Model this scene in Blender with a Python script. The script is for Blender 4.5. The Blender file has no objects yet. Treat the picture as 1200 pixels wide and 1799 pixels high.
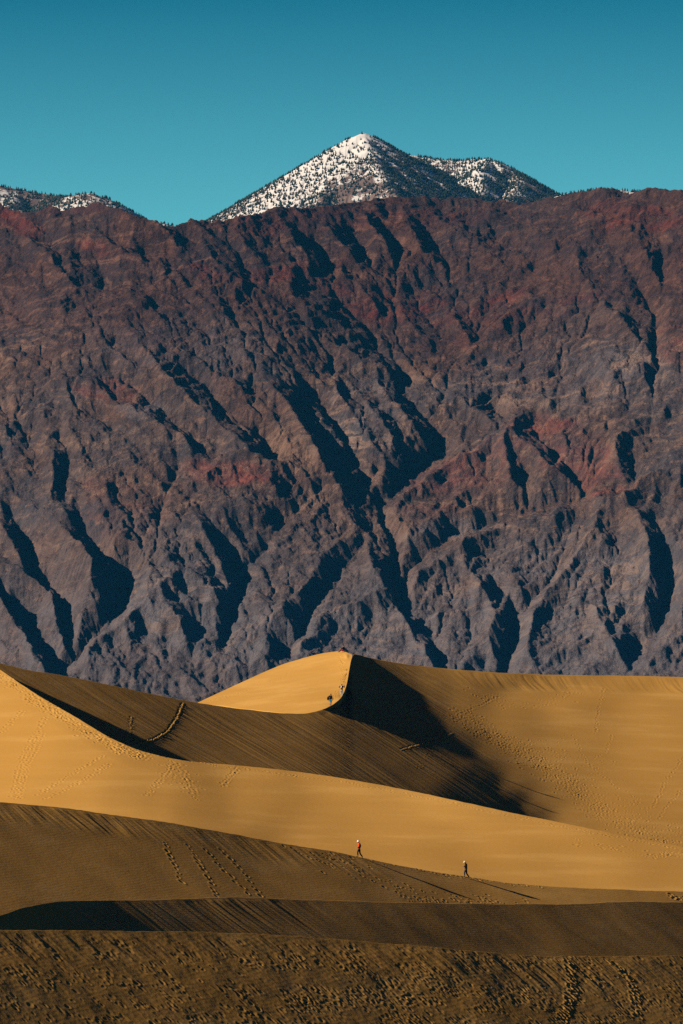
import bpy, bmesh, math, random
import numpy as np
from mathutils import Vector, Matrix

scene = bpy.context.scene
C = scene.collection

# ------------------------------------------------------------------ camera, sky, sun, exposure
F = 10000.0          # focal length in photograph pixels
HOR = 1400.0         # photograph row of the horizon
CX = 600.0
CAMZ = 30.0
cam_d = bpy.data.cameras.new('camera')
cam = bpy.data.objects.new('camera', cam_d)
C.objects.link(cam)
scene.camera = cam
cam_d.sensor_fit = 'VERTICAL'
cam_d.sensor_height = 36.0
cam_d.lens = 36.0 * F / 1799.0
cam_d.shift_y = (HOR - 899.5) / 1799.0
cam_d.clip_start = 1.0
cam_d.clip_end = 90000.0
cam.location = (0, 0, CAMZ)
cam.rotation_euler = (math.radians(90), 0, 0)

SUN_EL = math.radians(26.0)
SUN_PHI = math.radians(20.0)      # how far the sun stands on the camera's side of due left
SUN = Vector((-math.cos(SUN_EL) * math.cos(SUN_PHI), -math.cos(SUN_EL) * math.sin(SUN_PHI), math.sin(SUN_EL)))
sun_d = bpy.data.lights.new('sun', 'SUN')
sun = bpy.data.objects.new('sun', sun_d)
C.objects.link(sun)
sun_d.energy = 4.6
sun_d.angle = math.radians(0.53)
sun_d.color = (1.0, 0.83, 0.62)
sun.location = (-400, -200, 400)
sun.rotation_euler = (-SUN).to_track_quat('-Z', 'Y').to_euler()

w = bpy.data.worlds.new('World')
scene.world = w
w.use_nodes = True
nt = w.node_tree
nt.nodes.clear()
out = nt.nodes.new('ShaderNodeOutputWorld')
bg = nt.nodes.new('ShaderNodeBackground')
sky = nt.nodes.new('ShaderNodeTexSky')
sky.sky_type = 'NISHITA'
sky.sun_disc = False
sky.sun_elevation = SUN_EL
sky.sun_rotation = math.radians(250)
sky.altitude = 600
sky.air_density = 1.0
sky.dust_density = 0.3
sky.ozone_density = 2.0
geo = nt.nodes.new('ShaderNodeTexCoord')
sep = nt.nodes.new('ShaderNodeSeparateXYZ')
ramp = nt.nodes.new('ShaderNodeValToRGB')
mix = nt.nodes.new('ShaderNodeMix')
mix.data_type = 'RGBA'
mix.blend_type = 'MULTIPLY'
mix.inputs[0].default_value = 1.0
nt.links.new(geo.outputs['Generated'], sep.inputs[0])
nt.links.new(sep.outputs['Z'], ramp.inputs[0])
# visible sky darkens with height; unseen bands above and below dimmed to deepen shadows
cr = ramp.color_ramp
cr.elements[0].position = 0.09
cr.elements[0].color = (0.54, 1.52, 1.44, 1)
cr.elements[1].position = 0.145
cr.elements[1].color = (0.0, 0.45, 0.56, 1)
e = cr.elements.new(0.20)
e.color = (0.045, 0.045, 0.34, 1)
e = cr.elements.new(0.0)
e.color = (0.12, 0.24, 0.36, 1)
e = cr.elements.new(0.06)
e.color = (0.14, 0.30, 0.40, 1)
nt.links.new(sky.outputs[0], mix.inputs[6])
nt.links.new(ramp.outputs[0], mix.inputs[7])
nt.links.new(mix.outputs[2], bg.inputs[0])
bg.inputs[1].default_value = 0.05
nt.links.new(bg.outputs[0], out.inputs[0])

vs = scene.view_settings
vs.view_transform = 'Standard'
vs.look = 'None'
vs.exposure = 0.58
vs.gamma = 1.0
vs.use_curve_mapping = False
scene.cycles.max_bounces = 4
scene.cycles.diffuse_bounces = 0
scene.cycles.volume_bounces = 0
scene.cycles.use_denoising = False

# ------------------------------------------------------------------ helpers
def structure(o):
    o['kind'] = 'structure'
    return o

def hash2(ix, iy, seed):
    ix = ix.astype(np.int64); iy = iy.astype(np.int64)
    h = (ix * 374761393 + iy * 668265263 + seed * 974634777) & 0xFFFFFFFF
    h = ((h ^ (h >> 13)) * 1274126177) & 0xFFFFFFFF
    h = ((h ^ (h >> 16)) * 2246822519) & 0xFFFFFFFF
    return ((h ^ (h >> 15)) & 0xFFFFFF).astype(np.float32) / float(0xFFFFFF)

def noise(x, y, seed=0):
    """gradient noise, about -1..1"""
    x = np.asarray(x, dtype=np.float64); y = np.asarray(y, dtype=np.float64)
    ix = np.floor(x); iy = np.floor(y)
    fx = (x - ix).astype(np.float32); fy = (y - iy).astype(np.float32)
    u = fx * fx * fx * (fx * (fx * 6 - 15) + 10)
    v = fy * fy * fy * (fy * (fy * 6 - 15) + 10)
    def g(dx, dy):
        a = hash2(ix + dx, iy + dy, seed) * (2 * np.pi)
        return np.cos(a) * (fx - dx) + np.sin(a) * (fy - dy)
    a = g(0, 0); b = g(1, 0); c = g(0, 1); d = g(1, 1)
    return 1.5 * ((a + (b - a) * u) + ((c + (d - c) * u) - (a + (b - a) * u)) * v)

def fbm(x, y, octs=4, seed=0, gain=0.5, lac=2.03):
    s = 0; a = 1.0; t = 0
    for k in range(octs):
        s = s + a * noise(x, y, seed + k * 17)
        t += a
        x = x * lac + 13.7; y = y * lac + 7.1
        a *= gain
    return s / t

def ridged(x, y, octs=4, seed=0, gain=0.5, lac=2.03):
    s = 0; a = 1.0; t = 0
    for k in range(octs):
        s = s + a * (1 - 2 * np.abs(noise(x, y, seed + k * 17)))
        t += a
        x = x * lac + 3.7; y = y * lac + 9.1
        a *= gain
    return s / t

def pchip(xs, ys, x):
    xs = np.asarray(xs, float); ys = np.asarray(ys, float); x = np.asarray(x, float)
    h = np.diff(xs); d = np.diff(ys) / h
    m = np.zeros_like(ys)
    if len(xs) > 2:
        s = d[:-1] * d[1:] > 0
        w1 = 2 * h[1:] + h[:-1]; w2 = h[1:] + 2 * h[:-1]
        with np.errstate(divide='ignore', invalid='ignore'):
            hm = (w1 + w2) / (w1 / d[:-1] + w2 / d[1:])
        m[1:-1] = np.where(s, hm, 0)
    m[0] = d[0]; m[-1] = d[-1]
    i = np.clip(np.searchsorted(xs, x) - 1, 0, len(xs) - 2)
    t = (x - xs[i]) / h[i]
    tc = np.clip(t, 0, 1)
    r = ((2*tc**3 - 3*tc**2 + 1) * ys[i] + (tc**3 - 2*tc**2 + tc) * h[i] * m[i]
         + (-2*tc**3 + 3*tc**2) * ys[i+1] + (tc**3 - tc**2) * h[i] * m[i+1])
    r = np.where(t < 0, ys[0] + (x - xs[0]) * m[0], r)
    return np.where(t > 1, ys[-1] + (x - xs[-1]) * m[-1], r)

def catmull(xs, ys, x):
    xs = np.asarray(xs, float); ys = np.asarray(ys, float)
    m = np.gradient(ys, xs)
    i = np.clip(np.searchsorted(xs, x) - 1, 0, len(xs) - 2)
    h = xs[i+1] - xs[i]
    t = (x - xs[i]) / h
    tc = np.clip(t, 0, 1)
    r = ((2*tc**3 - 3*tc**2 + 1) * ys[i] + (tc**3 - 2*tc**2 + tc) * h * m[i]
         + (-2*tc**3 + 3*tc**2) * ys[i+1] + (tc**3 - tc**2) * h * m[i+1])
    r = np.where(t < 0, ys[0] + (x - xs[0]) * m[0], r)
    return np.where(t > 1, ys[-1] + (x - xs[-1]) * m[-1], r)

def smooth01(x, a, b):
    t = np.clip((x - a) / (b - a), 0, 1)
    return t * t * (3 - 2 * t)

def world(px, py, Y):
    """a point of the place from its bearing and its distance"""
    return (px - CX) / F * Y, Y, CAMZ + (HOR - py) / F * Y

def grid_mesh(name, X, Y, Z, mat, smooth=True, attrs=None):
    R, Cc = X.shape
    co = np.empty((R * Cc, 3), np.float32)
    co[:, 0] = X.ravel(); co[:, 1] = Y.ravel(); co[:, 2] = Z.ravel()
    idx = np.arange(R * Cc, dtype=np.int32).reshape(R, Cc)
    q = np.stack([idx[:-1, :-1], idx[:-1, 1:], idx[1:, 1:], idx[1:, :-1]], -1).reshape(-1, 4)
    a, b, c = co[q[0, 0]], co[q[0, 1]], co[q[0, 3]]
    if np.cross(b - a, c - a)[2] < 0:
        q = q[:, ::-1]
    me = bpy.data.meshes.new(name)
    me.vertices.add(len(co)); me.vertices.foreach_set('co', co.ravel())
    me.loops.add(q.size); me.loops.foreach_set('vertex_index', np.ascontiguousarray(q).ravel())
    me.polygons.add(len(q)); me.polygons.foreach_set('loop_start', np.arange(0, q.size, 4, dtype=np.int32))
    me.polygons.foreach_set('loop_total', np.full(len(q), 4, np.int32))
    me.polygons.foreach_set('use_smooth', np.full(len(q), smooth, bool))
    me.update(calc_edges=True)
    if attrs:
        for k, v in attrs.items():
            at = me.attributes.new(k, 'FLOAT', 'POINT')
            at.data.foreach_set('value', v.astype(np.float32).ravel())
    me.materials.append(mat)
    o = bpy.data.objects.new(name, me)
    C.objects.link(o)
    return o

def node_mat(name):
    m = bpy.data.materials.new(name)
    m.use_nodes = True
    n = m.node_tree.nodes; l = m.node_tree.links
    b = n['Principled BSDF']
    b.inputs['Roughness'].default_value = 0.95
    b.inputs['Specular IOR Level'].default_value = 0.1
    return m, n, l, b

# ------------------------------------------------------------------ materials
def tex_noise(n, l, vec, scale, detail=4, rough=0.55):
    t = n.new('ShaderNodeTexNoise')
    t.inputs['Scale'].default_value = scale
    t.inputs['Detail'].default_value = detail
    t.inputs['Roughness'].default_value = rough
    l.new(vec, t.inputs['Vector'])
    return t

def mixc(n, l, fac, a, b, mode='MIX'):
    m = n.new('ShaderNodeMix'); m.data_type = 'RGBA'; m.blend_type = mode
    for s, v in ((0, fac), (6, a), (7, b)):
        if isinstance(v, (int, float)): m.inputs[s].default_value = v
        elif isinstance(v, tuple): m.inputs[s].default_value = v + (1,)
        else: l.new(v, m.inputs[s])
    return m.outputs[2]

def mrange(n, l, v, a, b, c=0.0, d=1.0, smooth=False):
    r = n.new('ShaderNodeMapRange')
    if smooth: r.interpolation_type = 'SMOOTHSTEP'
    l.new(v, r.inputs[0])
    for k, x in zip((1, 2, 3, 4), (a, b, c, d)): r.inputs[k].default_value = x
    return r.outputs[0]

def mmath(n, l, op, a, b=None):
    r = n.new('ShaderNodeMath'); r.operation = op
    for s, v in ((0, a), (1, b)):
        if v is None: continue
        if isinstance(v, (int, float)): r.inputs[s].default_value = v
        else: l.new(v, r.inputs[s])
    return r.outputs[0]

def sand_material():
    m, n, l, b = node_mat('dune_sand')
    tc = n.new('ShaderNodeTexCoord').outputs['Object']
    big = tex_noise(n, l, tc, 0.03, 4).outputs[0]
    fine = tex_noise(n, l, tc, 3.0, 5, 0.7).outputs[0]
    c = mixc(n, l, mrange(n, l, big, .35, .65), SAND_A, SAND_B)
    c = mixc(n, l, mrange(n, l, fine, .3, .7, 0.0, 0.22), c, (.33, .18, .05))
    # paler and darker drifts of grains laid down by the wind
    st = n.new('ShaderNodeMapping'); st.inputs['Scale'].default_value = (.03, .10, .6)
    st.inputs['Rotation'].default_value = (0, 0, .35)
    l.new(tc, st.inputs[0])
    drift = tex_noise(n, l, st.outputs[0], 1.0, 6, 0.62).outputs[0]
    c = mixc(n, l, mrange(n, l, drift, .42, .62, 0.0, 0.45), c, (.46, .245, .052))
    c = mixc(n, l, mrange(n, l, drift, .46, .34, 0.0, 0.4), c, (.64, .385, .115))
    l.new(c, b.inputs['Base Color'])
    b.inputs['Roughness'].default_value = 1.0
    b.inputs['Specular IOR Level'].default_value = 0.03
    # wind ripples: low, broken waves in the sand
    wv = n.new('ShaderNodeTexWave')
    wv.inputs['Scale'].default_value = 0.9
    wv.inputs['Distortion'].default_value = 5.0
    wv.inputs['Detail'].default_value = 3.0
    wv.inputs['Detail Scale'].default_value = 0.6
    mp = n.new('ShaderNodeMapping')
    mp.inputs['Rotation'].default_value = (0, 0, 0.5)
    l.new(tc, mp.inputs[0]); l.new(mp.outputs[0], wv.inputs[0])
    g = tex_noise(n, l, tc, 1.6, 6, 0.7).outputs[0]
    h = mmath(n, l, 'ADD', mmath(n, l, 'MULTIPLY', wv.outputs['Fac'], 0.10), g)
    bp = n.new('ShaderNodeBump')
    bp.inputs['Strength'].default_value = 0.4
    bp.inputs['Distance'].default_value = 0.05
    l.new(h, bp.inputs['Height'])
    l.new(bp.outputs[0], b.inputs['Normal'])
    return m

SAND_A = (.58, .328, .084)
SAND_B = (.52, .290, .071)
M_SAND = sand_material()

def rock_material():
    m, n, l, b = node_mat('banded_rock')
    tc = n.new('ShaderNodeTexCoord').outputs['Object']
    sp = n.new('ShaderNodeSeparateXYZ'); l.new(tc, sp.inputs[0])
    wide = tex_noise(n, l, tc, 0.006, 6, 0.6).outputs[0]
    mid = tex_noise(n, l, tc, 0.028, 7, 0.65).outputs[0]
    fine = tex_noise(n, l, tc, 0.14, 8, 0.72).outputs[0]
    def attr(k):
        a = n.new('ShaderNodeAttribute'); a.attribute_name = k
        return a.outputs['Fac']
    base = mixc(n, l, mrange(n, l, mid, .38, .62), (.060, .037, .033), (.150, .088, .068))
    base = mixc(n, l, mrange(n, l, wide, .42, .6, 0, .8), base, (.066, .058, .068))
    # strata: thin beds, tilted and folded
    bend = tex_noise(n, l, tc, 0.0045, 4, 0.5).outputs[0]
    s = mmath(n, l, 'ADD', sp.outputs['Z'], mmath(n, l, 'MULTIPLY', sp.outputs['X'], -0.22))
    s = mmath(n, l, 'ADD', s, mmath(n, l, 'MULTIPLY', bend, 260.0))
    cb = n.new('ShaderNodeCombineXYZ')
    l.new(mmath(n, l, 'MULTIPLY', s, 0.085), cb.inputs[2])
    l.new(mmath(n, l, 'MULTIPLY', sp.outputs['X'], 0.006), cb.inputs[0])
    l.new(mmath(n, l, 'MULTIPLY', sp.outputs['Y'], 0.006), cb.inputs[1])
    st = tex_noise(n, l, cb.outputs[0], 1.0, 5, 0.7).outputs[0]
    cs = n.new('ShaderNodeVectorMath'); cs.operation = 'SCALE'; cs.inputs['Scale'].default_value = .33
    l.new(cb.outputs[0], cs.inputs[0])
    slow = tex_noise(n, l, cs.outputs[0], 1.0, 4, 0.6).outputs[0]
    base = mixc(n, l, mmath(n, l, 'MULTIPLY', attr('grey'), mrange(n, l, mid, .38, .56, .2, 1)), base, (.150, .134, .150))
    base = mixc(n, l, mmath(n, l, 'MULTIPLY', attr('red'), mmath(n, l, 'MULTIPLY', mrange(n, l, mid, .36, .56, .1, 1), mrange(n, l, slow, .42, .55, .15, 1))), base, (.245, .062, .045))
    base = mixc(n, l, mmath(n, l, 'MULTIPLY', attr('tan'), mmath(n, l, 'MULTIPLY', mrange(n, l, fine, .42, .58, .1, .9), mrange(n, l, slow, .40, .55, .3, 1))), base, (.30, .175, .115))
    amt = mmath(n, l, 'MULTIPLY', attr('strata'), mrange(n, l, mid, .3, .6, .3, 1))
    light = mmath(n, l, 'MULTIPLY', mrange(n, l, st, .51, .60), amt)
    dark = mmath(n, l, 'MULTIPLY', mrange(n, l, st, .48, .40), amt)
    craggy = tex_noise(n, l, tc, 0.055, 9, 0.75).outputs[0]
    base = mixc(n, l, mrange(n, l, craggy, .54, .66, 0, .75), base, (.30, .175, .12))
    base = mixc(n, l, mmath(n, l, 'MULTIPLY', light, .75), base, (.31, .205, .155))
    base = mixc(n, l, mmath(n, l, 'MULTIPLY', dark, .7), base, (.055, .05, .06))
    base = mixc(n, l, mrange(n, l, fine, .42, .6, .0, .42), base, mixc(n, l, 1.0, base, (.42, .40, .42), 'MULTIPLY'))
    # greyer beds at the foot, with low blue haze mixed into their colour
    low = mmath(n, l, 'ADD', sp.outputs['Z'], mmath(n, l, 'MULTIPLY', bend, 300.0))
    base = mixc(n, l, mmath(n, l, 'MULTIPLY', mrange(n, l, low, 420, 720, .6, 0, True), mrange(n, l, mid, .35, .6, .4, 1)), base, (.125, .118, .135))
    # darker volcanic rock caps the range
    base = mixc(n, l, mrange(n, l, mmath(n, l, 'ADD', sp.outputs['Z'], mmath(n, l, 'MULTIPLY', bend, 500.0)), 880, 1180, 0, 1, True), base, mixc(n, l, 1.0, base, (.66, .52, .50), 'MULTIPLY'))
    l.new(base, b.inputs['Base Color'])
    bp = n.new('ShaderNodeBump')
    bp.inputs['Strength'].default_value = 1.0
    bp.inputs['Distance'].default_value = 5.5
    l.new(mmath(n, l, 'ADD', fine, mmath(n, l, 'MULTIPLY', st, .9)), bp.inputs['Height'])
    l.new(bp.outputs[0], b.inputs['Normal'])
    return m
M_ROCK = rock_material()

def snow_material():
    m, n, l, b = node_mat('snowy_slope')
    tc = n.new('ShaderNodeTexCoord').outputs['Object']
    a = n.new('ShaderNodeAttribute'); a.attribute_name = 'snow'
    fine = tex_noise(n, l, tc, 0.035, 6, 0.7).outputs[0]
    mid = tex_noise(n, l, tc, 0.008, 5, 0.6).outputs[0]
    rock = mixc(n, l, mrange(n, l, mid, .4, .6), (.11, .075, .068), (.19, .135, .115))
    v = mmath(n, l, 'ADD', a.outputs['Fac'], mmath(n, l, 'MULTIPLY', mmath(n, l, 'SUBTRACT', fine, .5), 2.4))
    v = mmath(n, l, 'ADD', v, mmath(n, l, 'MULTIPLY', mmath(n, l, 'SUBTRACT', mid, .5), 1.3))
    c = mixc(n, l, mrange(n, l, v, .42, .58), rock, (.70, .69, .69))
    l.new(c, b.inputs['Base Color'])
    bp = n.new('ShaderNodeBump')
    bp.inputs['Strength'].default_value = 0.7
    bp.inputs['Distance'].default_value = 2.0
    l.new(fine, bp.inputs['Height']); l.new(bp.outputs[0], b.inputs['Normal'])
    return m
M_SNOW = snow_material()

def plain(name, col, rough=0.8, var=0.25):
    m, n, l, b = node_mat(name)
    tc = n.new('ShaderNodeTexCoord').outputs['Object']
    t = tex_noise(n, l, tc, 6.0, 3).outputs[0]
    c = mixc(n, l, mrange(n, l, t, .3, .7), col, tuple(x * (1 - var) for x in col))
    l.new(c, b.inputs['Base Color'])
    b.inputs['Roughness'].default_value = rough
    return m

# ------------------------------------------------------------------ ground to the horizon
def make_ground():
    xs = np.concatenate([-np.geomspace(30000, 400, 40), np.linspace(-380, 380, 60), np.geomspace(400, 30000, 40)])
    ys = np.concatenate([-np.geomspace(20000, 100, 20), np.linspace(-80, 1400, 90), np.geomspace(1450, 40000, 60)])
    X, Y = np.meshgrid(xs, ys)
    Z = 1.0 + fbm(X * .008, Y * .008, 4, 3) * 1.2 * np.exp(-(np.hypot(X, Y) / 3000) ** 2)
    # the knoll of sand the camera looks from
    Z = Z + 27.0 * np.exp(-((X / 90.0) ** 2 + ((Y + 20) / 120.0) ** 2))
    return structure(grid_mesh('ground', X, Y, Z, M_SAND))
make_ground()

# ------------------------------------------------------------------ dunes
SL = np.array(SUN)
def normal_for(shade, ny):
    """the surface normal that leans ny towards the camera and meets the sun at cosine 'shade'"""
    lo, hi = -0.85, 0.85
    g = np.linspace(-.8, .8, 801)
    g = g[g * g + ny * ny < .97]
    nz = np.sqrt(1 - g * g - ny * ny)
    v = SL[0] * g + SL[1] * ny + SL[2] * nz
    k = np.argmax(v)
    g = g[k:]; v = v[k:]
    nx = float(np.interp(-shade, -v, g))
    return nx, ny, math.sqrt(1 - nx * nx - ny * ny)

def shape_face(x0, x1, y0, y1, slopes, anchors, inside, step=8.0, power=3.2, xs=1.0, ys=2.0):
    """log-distance of a face whose slopes are given at some of its points (a least-squares fit)"""
    gx = np.arange(x0, x1 + step, step); gy = np.arange(y0, y1 + step, step)
    GX, GY = np.meshgrid(gx, gy)
    W = np.zeros_like(GX); N = np.zeros(GX.shape + (3,))
    for (px, py, sh, ny) in slopes:
        d2 = (((GX - px) * xs) ** 2 + ((GY - py) * ys) ** 2) + 700.0
        wgt = d2 ** (-power / 2)
        W += wgt; N += wgt[..., None] * np.array(normal_for(sh, ny))
    N /= W[..., None]
    N /= np.linalg.norm(N, axis=2)[..., None]
    u = (GX - CX) / F; v = (HOR - GY) / F
    nr = N[..., 0] * u + N[..., 1] + N[..., 2] * v
    nr = np.minimum(nr, -.045)
    dlx = -(N[..., 0] / F) / nr * step
    dly = (N[..., 2] / F) / nr * step
    ins = inside(GX, GY)
    wx = .5 * (ins[:, 1:] + ins[:, :-1]); wy = .5 * (ins[1:] + ins[:-1])
    gxv = .5 * (dlx[:, 1:] + dlx[:, :-1]); gyv = .5 * (dly[1:] + dly[:-1])
    av = np.zeros_like(GX); aw = np.zeros_like(GX)
    for (px, py, Y, k) in anchors:
        j = int(round((px - x0) / step)); i = int(round((py - y0) / step))
        if 0 <= j < len(gx) and 0 <= i < len(gy):
            # carried to the node along the face's own slope
            va = math.log(Y) + dlx[i, j] / step * (gx[j] - px) + dly[i, j] / step * (gy[i] - py)
            av[i, j] += k * va; aw[i, j] += k
    ben = 0.02
    def AT(V):
        r = aw * V
        d = wx * (V[:, 1:] - V[:, :-1]); r[:, 1:] += d; r[:, :-1] -= d
        d = wy * (V[1:] - V[:-1]); r[1:] += d; r[:-1] -= d
        d = ben * (V[2:] - 2 * V[1:-1] + V[:-2]); r[2:] += d; r[1:-1] -= 2 * d; r[:-2] += d
        d = ben * (V[:, 2:] - 2 * V[:, 1:-1] + V[:, :-2]); r[:, 2:] += d; r[:, 1:-1] -= 2 * d; r[:, :-2] += d
        return r
    b = av.copy()
    d = wx * gxv; b[:, 1:] += d; b[:, :-1] -= d
    d = wy * gyv; b[1:] += d; b[:-1] -= d
    V = np.full_like(GX, math.log(np.mean([q[2] for q in anchors])))
    r = b - AT(V); p = r.copy(); rs = (r * r).sum()
    for it in range(1600):
        Ap = AT(p)
        al = rs / (p * Ap).sum()
        V += al * p; r -= al * Ap
        rn = (r * r).sum()
        if rn < 1e-16: break
        p = r + rn / rs * p; rs = rn
    def cub(t):
        return [-.5*t + t*t - .5*t**3, 1 - 2.5*t*t + 1.5*t**3, .5*t + 2*t*t - 1.5*t**3, -.5*t*t + .5*t**3]
    def f(px, py):
        fx = np.clip((px - x0) / step, 0, len(gx) - 1.001); fy = np.clip((py - y0) / step, 0, len(gy) - 1.001)
        jx = fx.astype(int); jy = fy.astype(int)
        cx = cub(fx - jx); cy = cub(fy - jy)
        out = 0
        for a in range(4):
            row = 0
            for c in range(4):
                row = row + cx[c] * V[np.clip(jy + a - 1, 0, len(gy) - 1), np.clip(jx + c - 1, 0, len(gx) - 1)]
            out = out + cy[a] * row
        return np.exp(out)
    return f

class Dune:
    """One face of sand seen between its crest and the nearer dune, plus its far slope.
    crest: (px, py); slopes: (px, py, cosine to the sun, lean to the camera); anchors: (px, py, Y, weight)."""
    def __init__(self, name, crest, base, slopes, anchors, rows, x0=-90, x1=1290, dx=1.25, back=(0.62, 70), seed=1, crease=0.5, step=8.0, foot=True, botline=None, fine=None):
        self.foot = foot
        self.name = name; self.seed = seed
        self.px = np.arange(x0, x1, dx); self.x0 = x0; self.dx = dx
        if fine:
            a, b, d = fine
            self.px = np.concatenate([self.px[self.px < a], np.arange(a, b, d), self.px[self.px >= b]])
        cx, cy = zip(*crest)
        self.crest = catmull(cx, cy, self.px)
        # the worn, slightly broken edge of the crest
        k = fbm(self.px * .035, self.px * 0 + seed, 5, seed, 0.62)
        self.crest = self.crest + crease * 2.2 * k
        bx, by = zip(*base)
        bot = catmull(bx, by, self.px) if botline is None else np.maximum(botline(self.px), self.crest + .3)
        t = np.linspace(0, 1, rows)[:, None]
        self.PY = self.crest[None, :] + (bot - self.crest)[None, :] * t
        self.PX = np.repeat(self.px[None, :], rows, 0)
        c_ = self.crest; b_ = bot
        inside = lambda gx, gy: np.where((gy > np.interp(gx, self.px, c_) - 9) & (gy < np.interp(gx, self.px, b_) + 9), 1.0, 0.01)
        self.Yd = shape_face(x0 - 16, x1 + 16, c_.min() - 16, bot.max() + 16, slopes, anchors, inside, step)(self.PX, self.PY)
        self.X, self.Y, self.Z = world(self.PX, self.PY, self.Yd)
        self.below = (self.PY - self.crest[None, :])       # photograph rows below the crest
        self.back = back
        self.pad = None
    def idx(self, px, py):
        j = int(np.searchsorted(self.px, px))
        if j < 4 or j > len(self.px) - 5: return None
        col = self.PY[:, j]
        i = int(np.searchsorted(col, py))
        if i < 1 or i > len(col) - 2: return None
        return i, j
    def at(self, px, py):
        j = int(np.clip(np.searchsorted(self.px, px), 0, len(self.px) - 1))
        i = int(np.clip(np.searchsorted(self.PY[:, j], py), 0, len(self.PY) - 1))
        return Vector((self.X[i, j], self.Y[i, j], self.Z[i, j]))
    def streaks(self, dirx, diry, amp, mask, freq=1.1, stretch=12.0, seed=0):
        """slip marks running down the fall line (dirx, diry)"""
        L = math.hypot(dirx, diry); dx, dy = dirx / L, diry / L
        s = self.X * dx + self.Y * dy; t = -self.X * dy + self.Y * dx
        t = t + 2.2 * noise(s * .035, t * .03, seed + 5) + .5 * noise(s * .15, t * .12, seed + 6)
        mask = mask * (.35 + .9 * smooth01(fbm(t * .05, s * .02, 3, seed + 7), -.4, .45))
        n = fbm(t * freq, s * freq / stretch, 3, seed + 11, .55) + .6 * noise(t * freq * .3, s * freq * .3 / stretch, seed + 3)
        self.Z = self.Z + amp * n * mask
    def bumps(self, f, amp, mask=1.0, seed=0, octs=4):
        self.Z = self.Z + amp * fbm(self.X * f, self.Y * f, octs, seed) * mask
    def dent(self, px, py, r=0.28, depth=0.10, rim=0.5, ang=0.0, el=1.0):
        r = r * .74; depth = depth * .48
        ij = self.idx(px, py)
        if ij is None: return
        i, j = ij
        sx = self.Yd[i, j] * (self.px[j + 1] - self.px[j]) / F
        kj = int(3.2 * r * el / sx) + 2
        i0 = i; i1 = i
        yc, xc = self.Y[i, j], self.X[i, j]
        lim = 3.2 * r * el
        while i0 > 0 and abs(self.Y[i0, j] - yc) < lim and i - i0 < 60: i0 -= 1
        while i1 < self.X.shape[0] - 1 and abs(self.Y[i1, j] - yc) < lim and i1 - i < 60: i1 += 1
        sl = (slice(i0, i1 + 1), slice(max(0, j - kj), j + kj + 1))
        dx = self.X[sl] - xc; dy = self.Y[sl] - yc
        c, s = math.cos(ang), math.sin(ang)
        u = (dx * c + dy * s) / el; v = -dx * s + dy * c
        rr = (u * u + v * v) / (r * r)
        k = -np.exp(-rr * 1.2) + rim * np.exp(-(np.sqrt(rr) - 1.35) ** 2 / 0.18)
        self.Z[sl] += depth * k
    def trail(self, pts, step=0.75, r=0.2, depth=0.09, wob=0.12, seed=0, lanes=1, spread=0.5):
        rnd = random.Random(seed)
        for lane in range(lanes):
            off = (lane - (lanes - 1) / 2) * spread * 10000 / 750.0
            for (ax, ay), (bx, by) in zip(pts[:-1], pts[1:]):
                ia, ib = self.idx(ax, ay), self.idx(bx, by)
                if ia is None or ib is None: continue
                A = Vector((self.X[ia], self.Y[ia])); B = Vector((self.X[ib], self.Y[ib]))
                d = (B - A).length; n = max(1, int(d / step))
                for k in range(n):
                    t = (k + rnd.random() * .3) / n
                    side = (1 if k % 2 else -1) * wob * 10
                    self.dent(ax + (bx - ax) * t + side * .35 + rnd.gauss(0, 1.2) + off, ay + (by - ay) * t + rnd.gauss(0, .8),
                              r * rnd.uniform(.8, 1.25), depth * rnd.uniform(.6, 1.3), ang=rnd.uniform(0, 3), el=rnd.uniform(1, 1.5))
    def scatter(self, poly_px, n, r=0.2, depth=0.07, seed=0, spr=10):
        rnd = random.Random(seed)
        for k in range(n):
            t = rnd.random() * (len(poly_px) - 1)
            i = int(t); f = t - i
            x = poly_px[i][0] * (1 - f) + poly_px[i+1][0] * f + rnd.gauss(0, spr)
            y = poly_px[i][1] * (1 - f) + poly_px[i+1][1] * f + rnd.gauss(0, spr * .45)
            self.dent(x, y, r * rnd.uniform(.7, 1.4), depth * rnd.uniform(.4, 1.3), ang=rnd.uniform(0, 3), el=rnd.uniform(1, 1.6))
    def build(self):
        # the far side: down from the crest, away from the camera
        slope, n = self.back
        X0, Y0, Z0 = self.X[0], self.Y[0], self.Z[0]
        d = np.concatenate([[0.12, 0.4, 1.0], np.geomspace(2.0, n, 16)])[::-1]
        bx, by, bz = [], [], []
        for k in d:
            bx.append(X0 * (1 + k / Y0)); by.append(Y0 + k)
            bz.append(Z0 - slope * (k ** 1.5 / (k ** .5 + 0.8)))
        X = np.vstack([np.array(bx), self.X]); Y = np.vstack([np.array(by), self.Y]); Z = np.vstack([np.array(bz), self.Z])
        # the foot runs on under the nearer dune
        last = [X[-1], Y[-1], Z[-1]]
        fx, fy, fz = [], [], []
        for k in ((3, 8, 16, 30, 50) if self.foot else (.6, 2, 5, 10)):
            g = 1 if self.foot else -.3
            fx.append(last[0] * (1 - g * k / last[1])); fy.append(last[1] - g * k); fz.append(last[2] - (.35 if self.foot else 1.0) * k)
        X = np.vstack([X, np.array(fx)]); Y = np.vstack([Y, np.array(fy)]); Z = np.vstack([Z, np.array(fz)])
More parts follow.
